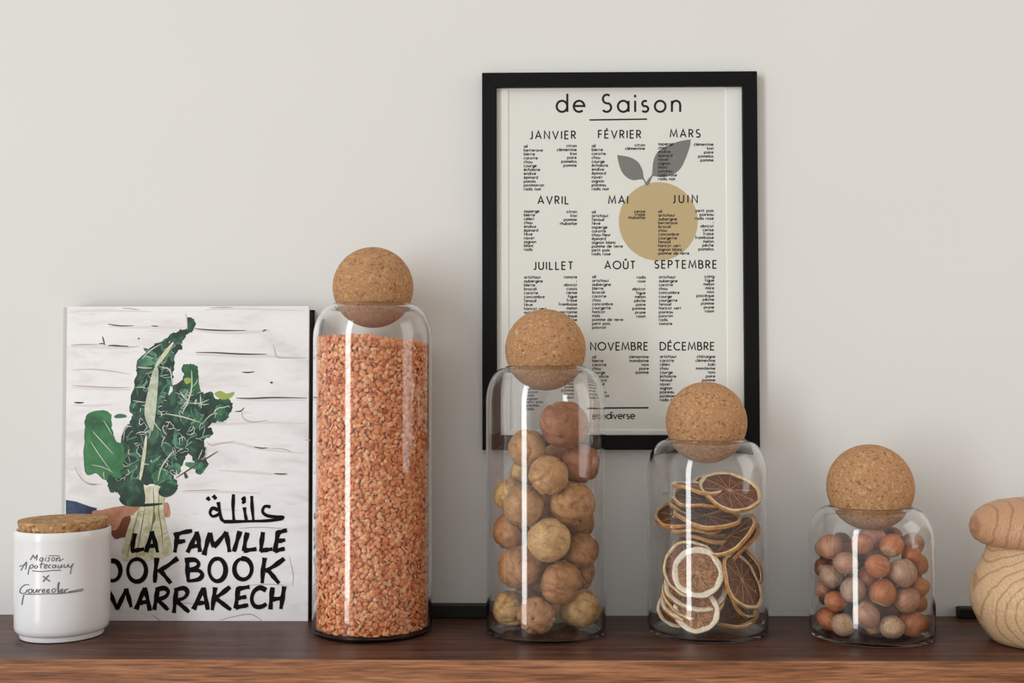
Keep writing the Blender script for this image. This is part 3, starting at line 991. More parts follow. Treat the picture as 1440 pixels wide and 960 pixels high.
for st in (ov(430, 400, 40, 48)[3:16], ov(518, 400, 36, 46), ov(630, 398, 42, 52), ov(1000, 396, 38, 52), ov(1118, 392, 40, 48),
           [(850, 352), (895, 350), (914, 368), (900, 388), (868, 396)], [(868, 396), (915, 400), (930, 420), (912, 440), (862, 448)],
           [(716, 488), (755, 480), (774, 496), (760, 520), (720, 534)], [(802, 490), (844, 480), (862, 498), (848, 524), (806, 538)],
           [(1224, 490), (1196, 478), (1168, 496), (1158, 532), (1172, 562), (1200, 566), (1226, 552)]):
    brush(b, st, 7.2, True)
# the arabic word
for st in ([(1004, 84), (1010, 120), (1018, 160), (1032, 174)], [(1006, 122), (978, 112), (966, 134), (980, 150), (1006, 140), (1012, 128)], [(1028, 174), (1080, 174), (1160, 172), (1230, 170), (1298, 162)],
           [(1074, 48), (1072, 110), (1076, 172)], [(1124, 108), (1128, 140), (1134, 170)], [(1158, 56), (1160, 110), (1166, 170)], [(1244, 106), (1218, 104), (1208, 128), (1228, 146), (1268, 152), (1302, 152), (1298, 164)],
           [(1130, 64), (1116, 70), (1124, 80), (1114, 90)]):
    brush(b, st, 5.2, True)
for st in ([(952, 62), (964, 76)], [(980, 54), (994, 70)]):
    brush(b, st, 6.0)
face_front(b)
b.build('title_lettering', M_brush, cover)

# ------------------------------------------------------------------ ceramic candle pot
KS = 0.928
KX, KY, KR = -0.3884, 0.9450, 0.0404 * 0.928
pot = empty('candle_pot', (KX, KY, 0))
tag(pot, 'white ceramic candle pot with a flat cork lid in front of the cookbook', 'candle')
b = MB()
b.lathe([(q_[0] * KS, q_[1]) for q_ in [(0, 0), (.0335, 0), (.0352, .0008), (.0356, .0025), (.0354, .0046), (.0375, .0052), (.0392, .0068), (.0399, .0100), (.0402, .02), (.0404, .05), (.0405, .0800), (.0407, .0812), (.0408, .0865), (.0402, .0882), (.0390, .0885),
         (.0378, .0875), (.0372, .084), (.0370, .02), (.036, .012), (0, .010)]], 128)
smooth_angle(b.build('vessel', M_ceramic, pot), 50)
b = MB()
b.lathe([(q_[0] * KS, q_[1]) for q_ in [(0, .0800), (.0345, .0800), (.0352, .0808), (.0366, .0886), (.0381, .0948), (.0377, .0956), (.0300, .0958), (0, .0958)]], 96)
smooth_angle(b.build('cork_lid', M_cork_lid, pot), 40)
b = MB()


def fk(u, v):
    p = on_cyl(10 + u / 6.856, 710 + v / 6.856, KX, KY, KR + 0.00035)
    return (p.x - KX, p.y - KY, p.z)


def kline(w_, pts, k=5):
    ribbon(b, spline(pts, k) if len(pts) > 2 else [tuple(Vector(pts[0]).lerp(Vector(pts[1]), s / 6)) for s in range(7)], w_, fk)


# M a i s o n
kline(9, [(222, 530), (236, 505), (250, 480)]); kline(8, [(250, 480), (262, 515)]); kline(8, [(262, 515), (290, 478)]); kline(9, [(290, 478), (280, 535)])
for st in ([(340, 505), (318, 512), (314, 536), (334, 536), (344, 508), (346, 536)], [(372, 505), (366, 540)], [(378, 484), (380, 488), (381, 491)], [(414, 504), (394, 510), (406, 524), (396, 540), (382, 538)], [(448, 505), (430, 516), (434, 538), (454, 530), (456, 510), (446, 505)], [(478, 505), (472, 540), (484, 514), (502, 504), (506, 520), (500, 540), (520, 530), (545, 515)], [(400, 488), (450, 487), (505, 488)]):
    kline(7, st)
# A p o t e c a u y
for st in ([(132, 630), (165, 570), (188, 545)], [(188, 545), (182, 590), (176, 620)], [(118, 590), (150, 580), (190, 572)], [(220, 580), (206, 630), (200, 670)], [(216, 586), (242, 574), (250, 592), (232, 608), (214, 604)], [(282, 578), (264, 592), (270, 610), (290, 600), (290, 582)],
           [(336, 540), (322, 590), (330, 610)], [(310, 572), (340, 568), (358, 566)], [(356, 592), (384, 584), (378, 572), (358, 584), (362, 608), (384, 602)], [(424, 578), (404, 578), (398, 600), (420, 606)], [(462, 576), (440, 582), (440, 604), (460, 600), (468, 578), (468, 604)], [(494, 576), (488, 600), (506, 604), (526, 576), (522, 606)], [(552, 570), (546, 596), (566, 600), (590, 568)], [(640, 562), (620, 600), (610, 665)], [(592, 568), (590, 592), (610, 596), (634, 566)], [(240, 632), (330, 640), (430, 630), (520, 628)]):
    kline(8, st)
kline(11, [(345, 738), (372, 705), (402, 676)]); kline(11, [(345, 684), (372, 708), (412, 734)])
# G o u r e e d e r
for st in ([(210, 768), (170, 768), (132, 800), (122, 838), (150, 852), (180, 838), (192, 812)], [(160, 862), (148, 910), (140, 962)], [(225, 808), (204, 820), (208, 846), (232, 842), (236, 816), (224, 808)], [(252, 810), (248, 838), (268, 842), (286, 812), (284, 842)], [(306, 812), (300, 842), (312, 818), (330, 812)],
           [(336, 832), (362, 822), (356, 810), (338, 822), (342, 842), (366, 838)], [(380, 832), (404, 822), (398, 810), (382, 822), (386, 842), (410, 838)], [(464, 806), (436, 812), (434, 838), (456, 838), (470, 812)], [(512, 832), (536, 822), (530, 808), (514, 820), (518, 842), (544, 836)], [(560, 810), (552, 842), (566, 816), (590, 806)], [(590, 836), (660, 822), (740, 806)], [(170, 858), (300, 858), (420, 852)], [(420, 856), (560, 848), (730, 824)]):
    kline(8, st)
kline(15, [(500, 742), (490, 790), (496, 850)])
lt = b.build('lettering', M_grey_ink, pot)
lt['label'] = 'grey handwritten lettering'

# ------------------------------------------------------------------ jars
JR = 0.0502
CORK_R = 0.0341


def make_jar(x, y, cork_z, label, cork_r=CORK_R, n=4):
    H = cork_z - 0.0140 * (cork_r / CORK_R) ** 3
    j = empty('storage_jar', (x, y, 0))
    tag(j, label, 'jar', 'round shouldered glass jars with cork ball stoppers')
    t = 0.0021
    sh, sw = 0.030, JR - 0.0338
    prof = [(0, .0004), (.0470, .0003), (.0484, .0), (.0492, .0001), (.0498, .0006), (JR - .00005, .0014), (JR, .0062)]
    prof += [(JR, .0062 + (H - sh - .0062) * k / 6) for k in range(1, 7)]
    for k in range(1, 15):
        a = math.radians(90 * k / 15)
        prof.append((JR - sw + sw * math.cos(a), H - sh + (sh - .0012) * math.sin(a)))
    nout = len(prof)
    prof += [(.0338, H - .0010), (.0334, H - .0002), (.0328, H), (.0320, H - .0002), (.0315, H - .0010)]
    for k in range(14, 0, -1):
        a = math.radians(90 * k / 15)
        prof.append((JR - t - sw + sw * math.cos(a), H - sh - .0005 + (sh - .0022) * math.sin(a)))
    prof += [(JR - t, .0062 + (H - sh - .0062) * k / 6) for k in range(6, -1, -1)]
    prof += [(JR - t - .0040 + .0040 * math.cos(math.radians(a)), .0061 - .0040 * math.sin(math.radians(a))) for a in range(15, 91, 15)] + [(.03, .0021), (0, .0021)]
    L = len(prof)

    def mi(i):
        z = (prof[i][1] + prof[i + 1][1]) / 2
        return 1 if (z < .0048 or i in range(nout - 1, nout + 5)) else 0
    b = MB(); b.lathe(prof, 128, mi)
    b.build('glass_body', [M_glass, M_thick], j, True)
    b = MB()
    m_ = 48
    b.lathe([(cork_r * math.sin(math.pi * k / m_) if 0 < k < m_ else 0, cork_z - cork_r * math.cos(math.pi * k / m_)) for k in range(m_ + 1)], 96)
    b.build('cork_stopper', M_cork, j, True)
    return j


J = [(-0.1335, 0.9644), (0.0127, 0.9622), (0.1485, 0.9673), (0.2813, 0.9523)]
CZ = [0.2891, 0.2359, 0.1744, 0.1213]
make_jar(*J[0], CZ[0], 'tallest glass jar with a cork ball, filled with red lentils, beside the cookbook')
make_jar(*J[1], CZ[1], 'second tallest glass jar with a cork ball, holding dried limes')
make_jar(*J[2], CZ[2], 'glass jar with a cork ball, holding dried citrus slices')
make_jar(*J[3], CZ[3], 'shortest glass jar with a cork ball, holding hazelnuts', 0.0352)

# ------------------------------------------------------------------ lentils (nobody could count them)
rs = np.random.RandomState(3)


def lentil_proto():
    n = 8
    v = [(0, 0, 0.55)]
    v += [(0.62 * math.cos(2 * math.pi * k / n), 0.62 * math.sin(2 * math.pi * k / n), 0.42) for k in range(n)]
    v += [(math.cos(2 * math.pi * k / n), math.sin(2 * math.pi * k / n), 0.03) for k in range(n)]
    v += [(0.9 * math.cos(2 * math.pi * k / n), 0.9 * math.sin(2 * math.pi * k / n), -0.10) for k in range(n)]
    f = [(0, 1 + k, 1 + (k + 1) % n) for k in range(n)]
    for r in range(2):
        f += [(1 + r * n + k, 1 + (r + 1) * n + k, 1 + (r + 1) * n + (k + 1) % n, 1 + r * n + (k + 1) % n) for k in range(n)]
    f.append(tuple(1 + 2 * n + k for k in range(n))[::-1])
    return np.array(v), f


LV, LF = lentil_proto()
RI = JR - 0.0021
pts = []
zt = lambda x: 0.2450 - 0.15 * max(0, x - 0.002)
for (rad, cnt) in ((RI - 0.0022, 6000), (RI - 0.0046, 5200)):
    k = np.arange(cnt)
    th = (k * 2.399963) % (2 * np.pi) + rs.uniform(-.03, .03, cnt)
    z = 0.0044 + (k + .5) / cnt * 0.244 + rs.uniform(-.001, .001, cnt)
    for a, zz in zip(th, z):
        x, y = rad * math.cos(a), rad * math.sin(a)
        if zz < zt(x):
            pts.append((x, y, zz, a))
for _ in range(1500):
    r_, a = math.sqrt(rs.uniform()) * 0.0455, rs.uniform(0, 6.283)
    x, y = r_ * math.cos(a), r_ * math.sin(a)
    pts.append((x, y, zt(x) + rs.uniform(-.001, .0012), a))
P = np.array(pts)
N = len(P)
rad_l = rs.uniform(.00205, .00265, N)
# random orientation, the dome mostly turned outwards
nrm_ = np.c_[np.cos(P[:, 3]), np.sin(P[:, 3]), np.zeros(N)] * rs.uniform(0.2, 1.5, (N, 1)) * rs.choice([1, -.8], (N, 1), p=[.75, .25]) + rs.normal(0, .5, (N, 3))
nrm_ /= np.linalg.norm(nrm_, axis=1)[:, None]
t1 = np.cross(nrm_, rs.normal(0, 1, (N, 3))); t1 /= np.linalg.norm(t1, axis=1)[:, None]
t2 = np.cross(nrm_, t1)
V = (LV[None, :, 0:1] * t1[:, None, :] + LV[None, :, 1:2] * t2[:, None, :] + LV[None, :, 2:3] * nrm_[:, None, :]) * rad_l[:, None, None] + P[:, None, :3]
# keep every seed inside the glass
rr = np.hypot(V[..., 0], V[..., 1]); over = np.maximum(rr, RI - .0009) / (RI - .0009)
V[..., 0] /= over; V[..., 1] /= over
V[..., 2] = np.maximum(V[..., 2], np.where(np.hypot(V[..., 0], V[..., 1]) > RI - .0050, .0048, .0027))
b = MB()
b.v = [tuple(p) for p in V.reshape(-1, 3)]
nv = len(LV)
b.f = [tuple(i * nv + q for q in f) for i in range(N) for f in LF]
b.m = [0] * len(b.f)
core = [(0, .005), (RI - .006, .005), (RI - .0058, .03), (RI - .0058, .236), (0, .240)]
b.lathe(core, 48)
o = b.build('red_lentils', M_lentil, None, False, (J[0][0], J[0][1], 0))
tag(o, 'split red lentils filling the tallest jar', 'lentils', kind='stuff')


# ------------------------------------------------------------------ packing
def pack(items, cx, cy, ri, zmin, iters=500):
    """items: [x,y,z,r]; keeps what the photo shows across and up, settles the depth"""
    A = np.array(items, float)
    T = A.copy()
    Wt = np.array([0.45, 1.0, 0.45])
    for it in range(iters):
        d = A[:, None, :3] - A[None, :, :3]
        dist = np.linalg.norm(d, axis=2) + np.eye(len(A))
        need = A[:, None, 3] + A[None, :, 3]
        ovl = np.maximum(0, need - dist) * (1 - np.eye(len(A)))
        push = (d / dist[..., None] * ovl[..., None]).sum(1) * 0.35
        A[:, :3] += push * Wt
        if it < iters * 0.75:
            A[:, 0] += (T[:, 0] - A[:, 0]) * 0.03
            A[:, 2] += (T[:, 2] - A[:, 2]) * 0.03
        dx, dy = A[:, 0] - cx, A[:, 1] - cy
        rr = np.hypot(dx, dy); lim = ri - A[:, 3]
        s = np.where(rr > lim, lim / np.maximum(rr, 1e-9), 1)
        A[:, 0], A[:, 1] = cx + dx * s, cy + dy * s
        A[:, 2] = np.maximum(A[:, 2], zmin + A[:, 3])
    return A


def spot(px, py, rpx, jar, back):
    """back 0: against the near glass; 1: against the far glass"""
    cx, cy = J[jar]
    r = rpx * cy / F_PX
    y = cy
    for _ in range(6):
        p = at(px, py, y)
        m = math.sqrt(max(1e-8, (RI - .0006 - r) ** 2 - min(abs(p.x - cx), RI - .001 - r) ** 2))
        y = cy - m + 2 * m * back
    p = at(px, py, y)
    return [p.x, y, p.z, r * p.y / cy]


# ------------------------------------------------------------------ dried limes
def lime_mesh(seed, squash, ridge):
    import bmesh
    bm = bmesh.new()
    bmesh.ops.create_icosphere(bm, subdivisions=5, radius=1)
    off = Vector((seed * 3.7, seed * 1.3, seed * 2.1))
    for v in bm.verts:
        p = v.co.copy()
        a = math.atan2(p.y, p.x)
        s = math.sqrt(max(0, 1 - p.z * p.z))
        wr_ = noise.noise(Vector((math.cos(a) * 1.7, math.sin(a) * 1.7, p.z * 1.0)) + off) + .15 * noise.noise(p * 3 + off)
        d = 1 - 0.11 * ridge * s * max(0, 0.16 - abs(wr_)) / 0.16 + 0.06 * noise.noise(p * 1.6 + off) + 0.014 * noise.noise(p * 3.3 + off) + 0.006 * noise.noise(p * 7 + off)
        d -= 0.10 * math.exp(-((1 - abs(p.z)) / 0.03)) if p.z > 0 else 0
        v.co = Vector((p.x * d, p.y * d, p.z * d * squash))
    me = bpy.data.meshes.new('dried_lime')
    bm.to_mesh(me); bm.free()
    me.materials.append(M_lime)
    me.polygons.foreach_set('use_smooth', [True] * len(me.polygons))
    m = max(v.co.length for v in me.vertices)
    for v in me.vertices:
        v.co = v.co / m
    return me


LM = [lime_mesh(1, .97, 1.0), lime_mesh(2, .90, .8), lime_mesh(3, 1.0, .4), lime_mesh(4, .94, 1.3)]
scar_b = MB()
scar_b.lathe([(0, .84), (.045, .845), (.065, .865), (.075, .885), (.06, .905), (.03, .895), (0, .885)], 12)
_sc = scar_b.build('stem_scar', M_scar, None, True)
SCAR = _sc.data
bpy.data.objects.remove(_sc)
SCARP = SCAR.copy(); SCARP.materials.clear(); SCARP.materials.append(M_scar_pale)

PALE, TAN, BROWN, RED = (228, 190, 132), (210, 162, 110), (194, 142, 96), (184, 126, 92)
LIMES = [  # px, py, r px, back, colour, scar direction (toward x,-y,z) or None, mesh, label
    (793, 597, 34.5, .16, RED, (-.2, -.9, -.5), 1, 'reddish brown dried lime at the top of the jar pile'),
    (743, 632, 28, .10, TAN, None, 0, 'tan dried lime at the upper left, just below the topmost lime'),
    (772.5, 671.5, 28, 0, TAN, None, 3, 'wrinkled tan dried lime pressed to the glass below the two topmost limes'),
    (822.5, 653, 28, .12, RED, None, 1, 'reddish dried lime near the right side under the topmost lime'),
    (737, 668, 22, .62, PALE, None, 0, 'small yellowish dried lime peeping out behind the upper left limes'),
    (711, 697, 23, .22, PALE, (-.5, -.8, .2), 3, 'yellowish dried lime at the left glass, partly covered by a larger tan lime'),
    (736, 711, 29, .0, TAN, None, 2, 'large tan dried lime at left crossed by the window reflection, above the pale round lime'),
    (808, 714, 32, 0, TAN, (.3, -.6, -.7), 3, 'largest tan dried lime at right of the middle, with a ribbed skin'),
    (829, 743, 24, .4, BROWN, None, 2, 'brown dried lime at the right glass, half hidden under the largest ribbed lime'),
    (711.5, 751, 27, .08, BROWN, None, 0, 'brown dried lime touching the left glass at mid height'),
    (772.5, 765, 30.5, 0, PALE, (.62, -.75, -.22), 2, 'smooth pale yellow dried lime in the centre of the jar'),
    (820, 784, 26, .10, BROWN, None, 1, 'brown dried lime to the right of the pale yellow centre lime'),
    (828, 820, 25, .34, BROWN, None, 3, 'brown dried lime at the right glass above the bottom right lime'),
    (721, 807.5, 31, .02, BROWN, None, 0, 'broad brown dried lime at left above the bottom left lime'),
    (783, 826, 31, .03, BROWN, (.85, -.5, -.2), 1, 'chestnut brown dried lime just above the bottom centre one'),
    (711.5, 866, 26, .08, PALE, None, 3, 'yellowish wrinkled dried lime at the bottom left of the jar'),
    (766, 871, 26, 0, BROWN, (-.22, -.97, .05), 3, 'brown dried lime at the bottom centre with its stem scar facing forward'),
    (822, 866, 28, .10, PALE, None, 0, 'yellow tan dried lime at the bottom right of the jar'),
    (772, 715, 27, .75, BROWN, None, 0, None), (786, 650, 27, .8, BROWN, None, 2, None), (768, 815, 27, .85, BROWN, None, 1, None), (795, 768, 27, .9, BROWN, None, 3, None), (740, 850, 26, .9, BROWN, None, 1, None), (795, 868, 26, .9, BROWN, None, 0, None),
]
A = pack([spot(l[0], l[1], l[2], 1, l[3]) for l in LIMES], J[1][0], J[1][1], RI - .0026, .0034)
rnd = random.Random(8)
for l, a in zip(LIMES, A):
    o = bpy.data.objects.new('dried_lime', LM[l[6]])
    COL.objects.link(o)
    o.location = a[:3]
    o.scale = (a[3] * 1.05,) * 3
    q = Vector(l[5]).normalized() if l[5] else Vector((rnd.uniform(-1, 1), rnd.uniform(0.1, 1), rnd.uniform(-1, 1))).normalized()
    o.rotation_mode = 'QUATERNION'
    o.rotation_quaternion = q.to_track_quat('Z', 'Y')
    k = rnd.uniform(.94, 1.05)
    c = srgb(*[min(255, x * k) for x in l[4]]); o.color = c
    tag(o, l[7] or 'brown dried lime deep in the jar, mostly hidden behind the front limes', 'dried lime', 'dried limes in the jar' if l[7] else 'dried limes hidden at the back of the jar')
    s = bpy.data.objects.new('stem_scar', SCARP if l[4] is PALE else SCAR)
    COL.objects.link(s); s.parent = o


# ------------------------------------------------------------------ hazelnuts
def nut_mesh(seed, el):
    n, m = 36, 26
    b1, b2 = MB(), MB()
    off = Vector((seed * 5.1, 1.7 * seed, 0))

    def P_(i, k):
        t = math.pi * i / m
        z, r = -math.cos(t), math.sin(t)
        if z > 0:
            r *= 1 - .10 * z * z
            z = z * el + .06 * max(0, z - .8) / .2
        else:
            z = max(z, -.86 - .03 * r)
        d = 1 + .03 * noise.noise(Vector((math.cos(2 * math.pi * k / n), math.sin(2 * math.pi * k / n), z)) * 1.3 + off)
        return (r * d * math.cos(2 * math.pi * k / n), r * d * .95 * math.sin(2 * math.pi * k / n), z)
    cut = 6
    for (bb, i0, i1, sc_) in ((b1, 0, m, 1.0), (b2, 0, cut, 1.012)):
        vs = [tuple(sc_ * c for c in P_(i, k)) for i in range(i0, i1 + 1) for k in range(n)]
        fs = [(i * n + k, i * n + (k + 1) % n, (i + 1) * n + (k + 1) % n, (i + 1) * n + k) for i in range(i1 - i0) for k in range(n)]
        bb.add(vs, fs)
    b1.m = [0] * len(b1.f)
    o1, o2 = b1.build('hazelnut', M_nut, None, True), b2.build('base_scar', M_nutbase, None, True)
    r = o1.data, o2.data
    bpy.data.objects.remove(o1); bpy.data.objects.remove(o2)
    mx = max(Vector(v.co).length for v in r[0].vertices)
    for me in r:
        for v in me.vertices:
            v.co = v.co / mx
    return r


NM = [nut_mesh(1, 1.0), nut_mesh(2, 1.08), nut_mesh(3, 1.14)]
OR, PK, GR, DK = (200, 124, 78), (198, 146, 118), (200, 166, 142), (150, 102, 76)
NUTS = [  # cx, cy, r in the close view, back, colour, base direction or None, label
    (262, 238, 76, .05, PK, None, 'pinkish hazelnut at the upper left of the pile beside the pale tipped one'),
    (178, 262, 60, .35, (214, 168, 112), (-1, -.3, -.1), 'hazelnut at the far upper left showing its pale yellow base'),
    (345, 190, 66, .75, DK, None, 'dark hazelnut behind the upper left nuts, only its top showing'),
    (470, 228, 74, .05, RED, None, 'glossy reddish hazelnut beside the window reflection near the top'),
    (550, 165, 82, .42, PK, None, 'topmost pinkish hazelnut touching the cork ball'),
    (668, 150, 68, .78, DK, None, 'dark hazelnut at the top back, right of the topmost one'),
    (670, 236, 80, .08, OR, (-.55, -.6, -.6), 'bright orange hazelnut near the top with a pale split base'),
    (745, 275, 62, .42, OR, None, 'orange hazelnut half hidden behind the bright split based one'),
    (808, 208, 70, .42, GR, None, 'greyish brown oval hazelnut at the upper right of the pile'),
    (838, 338, 66, .35, OR, None, 'orange brown hazelnut at the right glass below the greyish oval one'),
    (190, 365, 60, .4, DK, None, 'dark hazelnut at the left glass under the pale tipped one'),
    (338, 372, 78, .0, PK, None, 'pinkish hazelnut in front at upper left of centre, cut by the window reflection'),
    (252, 450, 74, .12, GR, None, 'dusty grey pink hazelnut at left, second row of nuts below the top'),
    (205, 490, 60, .5, PK, None, 'pink hazelnut against the left glass behind the dusty grey pink one'),
    (575, 356, 80, .0, OR, None, 'smooth orange hazelnut in the front centre, upper of two'),
    (500, 438, 74, .28, OR, (.35, -.5, -.8), 'orange hazelnut with a pale base showing beside the upper centre nut'),
    (735, 418, 85, .04, GR, None, 'large dusty grey pink hazelnut right of the centre'),
    (845, 488, 74, .3, OR, None, 'orange brown hazelnut at the right glass at mid height'),
    (372, 538, 80, .02, GR, None, 'pale greyish hazelnut beside the window reflection at mid height'),
    (460, 562, 62, .55, RED, None, 'reddish hazelnut mostly hidden behind the pale greyish one'),
    (610, 532, 82, .0, OR, None, 'smooth orange hazelnut in the front centre, lower of two'),
    (775, 585, 78, .08, PK, None, 'pinkish hazelnut at lower right above the bottom orange one'),
    (850, 635, 64, .35, OR, None, 'orange brown hazelnut at the lower right glass'),
    (275, 600, 70, .12, OR, None, 'orange hazelnut at lower left above the pair in the corner'),
    (510, 662, 83, .0, PK, None, 'pinkish orange hazelnut above the small yellow based one'),
    (680, 708, 80, .0, GR, (-.25, -.9, .3), 'grey hazelnut with a rough base turned forward, near the bottom'),
    (228, 712, 74, .1, OR, None, 'orange hazelnut at the bottom left corner'),
    (182, 680, 60, .5, RED, None, 'reddish hazelnut behind the bottom left corner nut'),
    (342, 738, 72, .06, GR, (.1, -.95, .2), 'pale rough hazelnut at the bottom beside the window reflection'),
    (440, 748, 60, .5, DK, None, 'dark hazelnut on the jar floor behind the window reflection'),
    (537, 780, 58, .14, (206, 140, 70), (.1, -.3, -1), 'small yellow brown hazelnut on the jar floor at front'),
    (798, 755, 82, .10, OR, None, 'large orange hazelnut at the bottom right'),
    (880, 740, 60, .5, OR, None, 'orange hazelnut squeezed in the bottom right corner against the glass'),
]
FILL = [(420, 330, 70, .8), (600, 300, 70, .85), (740, 380, 70, .85), (320, 480, 70, .85), (540, 480, 70, .9), (690, 520, 70, .9), (390, 640, 70, .9), (580, 640, 70, .9), (740, 680, 70, .9), (620, 770, 66, .7), (300, 700, 66, .9), (480, 770, 66, .95), (800, 560, 66, .85), (430, 420, 64, .5), (640, 620, 60, .5), (250, 330, 64, .8)]
ALLN = [n_[:6] + (n_[6],) for n_ in NUTS] + [f + (OR, None, None) for f in FILL]
FILL += [(360, 260, 66, .6), (520, 270, 66, .7), (460, 640, 60, .55), (560, 720, 60, .5), (650, 400, 62, .5), (300, 420, 60, .7), (790, 420, 60, .7), (700, 640, 60, .6), (360, 600, 60, .6), (860, 690, 58, .8), (250, 640, 58, .75)]
ALLN = [n_[:6] + (n_[6],) for n_ in NUTS] + [f + (DK, None, None) for f in FILL]  # hidden nuts coloured dark, standing in for shade in the gaps
A = pack([spot(1110 + n_[0] / 4.57, 720 + n_[1] / 4.57, n_[2] * 1.07 / 4.57, 3, n_[3]) for n_ in ALLN], J[3][0], J[3][1], RI - .0020, .0030)
rnd = random.Random(21)
for n_, a in zip(ALLN, A):
    k = rnd.randrange(3)
    o = bpy.data.objects.new('hazelnut', NM[k][0])
    COL.objects.link(o)
    o.location = a[:3]; o.scale = (a[3] * 1.05,) * 3
    q = -Vector(n_[5]).normalized() if n_[5] else Vector((rnd.uniform(-1, 1), rnd.uniform(-1, .2), rnd.uniform(-1, 1))).normalized()
    o.rotation_mode = 'QUATERNION'
    o.rotation_quaternion = q.to_track_quat('Z', 'Y')
    g = rnd.uniform(.93, 1.05)
    o.color = srgb(*[min(255, x * g) for x in n_[4]])
    tag(o, n_[6] or 'hazelnut in the middle of the jar, hidden behind the front nuts', 'hazelnut', 'hazelnuts in the shortest jar' if n_[6] else 'hazelnuts hidden inside the shortest jar')
    s = bpy.data.objects.new('base_scar', NM[k][1])
    COL.objects.link(s); s.parent = o


# ------------------------------------------------------------------ dried citrus slices
def slice_meshes(seed, R, warp, rw, th, mats, nseg):
    """rind ring, flesh disc, membranes; disc in the XY plane, R = 1"""
    n = 72
    ph = seed * 1.7
    rg = random.Random(seed)

    def wz(x, y):
        a = math.atan2(y, x); r = math.hypot(x, y)
        return warp * r * r * (math.sin(2 * a + ph) + .5 * math.sin(3 * a + 2 * ph)) + warp * .25 * r * math.sin(5 * a + ph)

    def ro(a):
        return R * (1 + .018 * math.sin(2 * a + ph) + .012 * math.sin(5 * a + 3 * ph) + .008 * math.sin(11 * a + ph))
    b1 = MB()
    sec = [(1.0, -.25), (1.0, .25), (.985, .44), (1 - rw * .35, .5), (1 - rw * .8, .42), (1 - rw, .2), (1 - rw, -.2), (1 - rw * .8, -.42), (1 - rw * .35, -.5), (.985, -.44)]
    m = len(sec)
    vs = []
    for k in range(n):
        a = 2 * math.pi * k / n
        wob = 1 + .10 * math.sin(7 * a + ph)
        for (s, z) in sec:
            s2 = 1 - (1 - s) * wob
            x, y = ro(a) * s2 * math.cos(a), ro(a) * s2 * math.sin(a)
            vs.append((x, y, z * th + wz(x, y)))
    fs = [(k * m + j, ((k + 1) % n) * m + j, ((k + 1) % n) * m + (j + 1) % m, k * m + (j + 1) % m) for k in range(n) for j in range(m)]
    b1.add(vs, fs)
    for i, (k, j) in enumerate([(k, j) for k in range(n) for j in range(m)]):
        b1.m[i] = 1 if j in (0, 1, m - 1) else 0
    o1 = b1.build('rind', [mats[0], mats[1]], None, True)
    # flesh: two sides with sunken segments
    b2 = MB()
    angs = sorted((2 * math.pi * (k + rg.uniform(-.16, .16)) / nseg) for k in range(nseg))
    rings = 9
    for side in (1, -1):
        vs = [(0, 0, side * .16 * th + wz(0, 0))]
        for i in range(1, rings + 1):
            for k in range(n):
                a = 2 * math.pi * k / n
                r = ro(a) * (1 - rw * .9) * i / rings
                dm = min(abs((a - g + math.pi) % (2 * math.pi) - math.pi) for g in angs) * i / rings
                h = .22 - .16 * min(1, dm / .22) + .05 * noise.noise(Vector((math.cos(a) * r * 9, math.sin(a) * r * 9, seed + side)))
                x, y = r * math.cos(a), r * math.sin(a)
                vs.append((x, y, side * h * th + wz(x, y)))
        fs = [(0, 1 + k, 1 + (k + 1) % n) for k in range(n)]
        for i in range(rings - 1):
            fs += [(1 + i * n + k, 1 + (i + 1) * n + k, 1 + (i + 1) * n + (k + 1) % n, 1 + i * n + (k + 1) % n) for k in range(n)]
        if side < 0:
            fs = [tuple(reversed(q)) for q in fs]
        b2.add(vs, fs)
    o2 = b2.build('flesh', mats[2], None, True)
    # membranes: thin raised spokes from a small core, both sides
    b3 = MB()
    for g in angs:
        for side in (1, -1):
            L_ = []
            for i in range(7):
                t = .07 + (.93 - rw * .9 - .05) * i / 6
                a = g + .05 * math.sin(4 * t + g)
                r = ro(g) * t
                w2 = .010 * (1.5 - abs(t - .45))
                c_, s_ = math.cos(a), math.sin(a)
                for d in (-1, 1):
                    x, y = r * c_ - d * w2 * s_, r * s_ + d * w2 * c_
                    L_.append((x, y, side * .18 * th + wz(x, y)))
                x, y = r * c_, r * s_
                L_.append((x, y, side * .34 * th + wz(x, y)))
            fs = []
            for i in range(6):
                p, q = 3 * i, 3 * i + 3
                fs += [(p, q, q + 2, p + 2), (p + 2, q + 2, q + 1, p + 1), (p, p + 1, q + 1, q)]
            b3.add(L_, fs)
    b3.lathe([(0, -.36 * th), (.06, -.34 * th), (.085, -.2 * th), (.085, .2 * th), (.06, .34 * th), (0, .36 * th)], 14)
    o3 = b3.build('membrane', mats[3], None, True)
    r = (o1.data, o2.data, o3.data)
    for o in (o1, o2, o3):
        bpy.data.objects.remove(o)
    return r


ORANGE = (M_pith_tan, M_peel, M_flesh_brown, M_membrane)
LEMON = (M_pith, M_peel, M_flesh_amber, M_membrane)
SM = {'o1': slice_meshes(1, 1, .05, .125, .125, ORANGE, 10), 'o2': slice_meshes(2, 1, .09, .11, .125, ORANGE, 9),
      'l1': slice_meshes(3, 1, .04, .23, .14, LEMON, 9), 'l2': slice_meshes(4, 1, .08, .19, .14, LEMON, 10), 'o3': slice_meshes(6, 1, .14, .11, .125, ORANGE, 10)}


